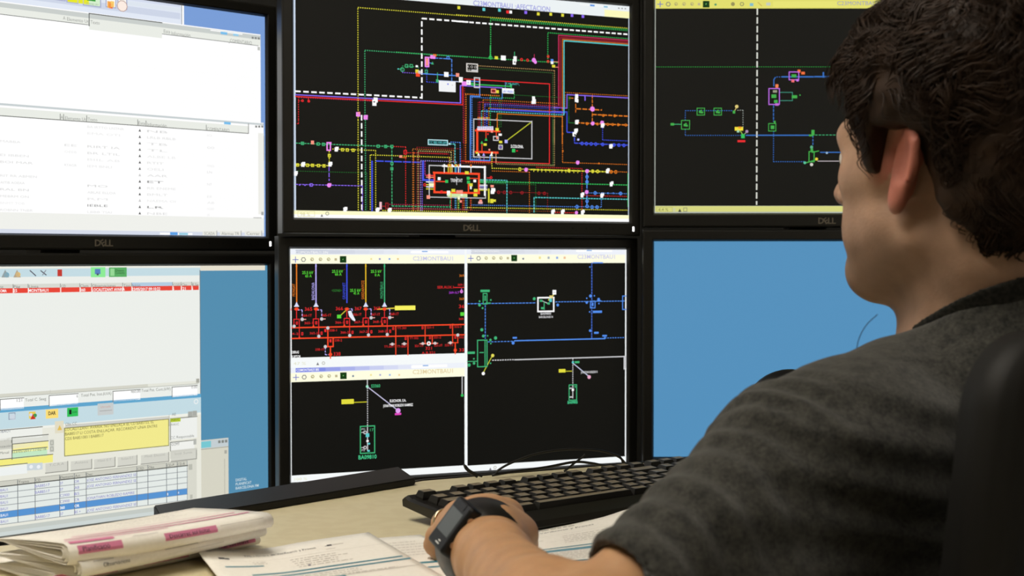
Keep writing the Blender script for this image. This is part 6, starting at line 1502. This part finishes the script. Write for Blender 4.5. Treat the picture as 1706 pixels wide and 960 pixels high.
bad = ((qf > -.034) & (qf < .019) & (ql > .045) & (qu < .029)).any(1) | ((((qf + .032) / EBR[0]) ** 2 + ((ql - .108) / EBR[1]) ** 2 + ((qu + .004) / EBR[2]) ** 2) < .45).any(1) | (qu < np.interp(qf, lowx, lowz) - .010).any(1)
P_ = P_[~bad]; N = len(P_)                                      # N x NSG x 3
tg = np.gradient(P_, axis=1); tg /= np.linalg.norm(tg, axis=2, keepdims=True) + 1e-9
a1 = np.cross(tg, A3((.3, .2, 1))); a1 /= np.linalg.norm(a1, axis=2, keepdims=True) + 1e-9; a2 = np.cross(tg, a1)
rad = (R_.uniform(.00035, .0008, (N, 1)) * (1 - .75 * np.linspace(0, 1, NSG)[None] ** 2))[:, :, None]
RV = np.stack([P_ + (a1 * math.cos(2 * PI * k / 3) + a2 * math.sin(2 * PI * k / 3)) * rad for k in range(3)], 2)   # N NSG 3 3
base = (np.arange(N) * NSG * 3)[:, None, None]; jj = (np.arange(NSG - 1) * 3)[None, :, None]; kk = np.arange(3)[None, None, :]; k2 = (kk + 1) % 3
F5 = np.stack([base + jj + kk, base + jj + k2, base + jj + 3 + k2, base + jj + 3 + kk], 3).reshape(-1, 4)
lk = np_mesh('loose_locks', RV.reshape(-1, 3), F5, M_HAIR, hair, PO); lk.location = (0, 0, 0); lk['kind'] = 'stuff'
# one stray thread curling in front of the chest
bm = bmesh.new(); pts = [Vector(at(x, y, 1.03)) - Vector(PO) for x, y in ((1462, 524), (1444, 541), (1432, 562), (1427, 585), (1428, 608), (1431, 622))]
tube(bm, spline(pts, 6), .00035, 6); o = obj('loose_thread', bm, mat('dark_thread', (40, 60, 90), .7), man, True)

# ---------------------------------------------------------------- wristwatch and ring
M_STRAP = mat('black_watch_rubber', (24, 22, 20), .38, bump=(1200, .05)); M_WCASE = mat('black_watch_plastic', (14, 13, 13), .38, spec=.3); M_LCD = mat('grey_lcd_glass', (84, 90, 92), .3, spec=.3); M_STEEL = mat('brushed_steel', (200, 180, 160), .3, 1.0); M_GOLD = mat('pale_gold', (232, 212, 172), .25, 1.0)
ax = Vector((WR - EL).tolist()).normalized(); wc = Vector(WR.tolist()) + ax * .000
e1 = Vector((0, 0, 1)); e1 = (e1 - ax * e1.dot(ax)).normalized(); e2 = ax.cross(e1)          # e2: to the left as seen by the camera
if e2.x > 0: e2 = -e2
watch = empty('wristwatch', wc); tag(watch, 'black sports wristwatch with a grey display on the left wrist', 'watch')
def wpt(th, r, a): return (e1 * math.sin(th) + e2 * math.cos(th)) * r + ax * a
CT = math.radians(37)                                        # the case sits up and to the left
def band_r(th):
    return .0317
bm = bmesh.new(); NB_ = 72; rings = []
for k in range(NB_):
    th = 2 * PI * k / NB_; dl = abs((th - CT + PI) % (2 * PI) - PI); hw = .0185 if dl < .9 else .0185 - .0035 * min(1, (dl - .9) / .8)
    r = band_r(th); rings.append([bm.verts.new(wpt(th, r + dr + .20 * a, a)) for dr, a in ((-.001, -hw), (.0016, -hw), (.0026, -hw + .0012), (.0030, 0), (.0026, hw - .0012), (.0016, hw), (-.001, hw))])
for k in range(NB_):
    a, b = rings[k], rings[(k + 1) % NB_]
    for i in range(7): bm.faces.new((a[i], a[(i + 1) % 7], b[(i + 1) % 7], b[i]))
obj('strap', bm, M_STRAP, watch, True)
nc = e1 * math.sin(CT) + e2 * math.cos(CT); tcv = e1 * math.cos(CT) - e2 * math.sin(CT)       # outward, along the strap
MT = Matrix((tcv, ax, nc)).transposed().to_4x4()
TILT = Matrix.Translation((0, 0, .027)) @ Matrix.Rotation(.20, 4, 'X') @ Matrix.Translation((0, 0, -.027))
def wbox(name, dims, m, parent, bev, bulge=False):
    bm = bmesh.new(); vs = box(bm, *dims, bevel=bev, seg=3)
    if bulge:
        for v in bm.verts: v.co.z -= (v.co.x / .022) ** 2 * .0045
    bm.transform(Matrix.Translation((0, 0, -.0030))); bm.transform(TILT); bm.transform(MT); return obj(name, bm, m, parent)
case = wbox('case', (-.0215, .0215, -.0180, .0180, .027, .0395), M_WCASE, watch, .003)
dsp = wbox('display', (-.0095, .0120, -.0120, .0135, .0390, .0398), M_LCD, case, .0004)
wbox('touch_pad', (.0140, .0195, -.008, .010, .0388, .0398), M_WCASE, case, .0005)
mk = wbox('badge', (-.0175, -.0165, -.006, .001, .0390, .0398), mat('white_print', (225, 225, 222), .5), case, .0001)
mk2 = wbox('badge', (-.0150, -.0141, -.006, -.002, .0390, .0398), MATS['white_print'], case, .0001)
for x in (-.0105, .0115):
    bm = bmesh.new(); tube(bm, [Vector((x, -.0172, .0340)), Vector((x, -.0194, .0340))], .0030, 14); bm.transform(Matrix.Translation((0, 0, -.0030))); bm.transform(TILT); bm.transform(MT); obj('button', bm, M_STEEL, case)
p0, p1 = Vector(FG[2][0].tolist()), Vector(FG[2][1].tolist()); rc = p0.lerp(p1, .80); ra = (p1 - p0).normalized(); r1 = ra.orthogonal().normalized(); r2 = ra.cross(r1)
bm = bmesh.new(); RR = []
for k in range(40):
    a = 2 * PI * k / 40; d = r1 * math.cos(a) + r2 * math.sin(a); RR.append([bm.verts.new(d * (.0110 + .0011 * math.cos(q)) + ra * (.0020 * math.sin(q))) for q in (0, .9, 1.8, 2.7, 3.6, 4.5, 5.4)])
for k in range(40):
    a, b = RR[k], RR[(k + 1) % 40]
    for i in range(7): bm.faces.new((a[i], a[(i + 1) % 7], b[(i + 1) % 7], b[i]))
o = obj('ring', bm, M_GOLD, None, True); o.location = rc; tag(o, 'pale gold ring on the finger of the hand beside the keyboard', 'ring')
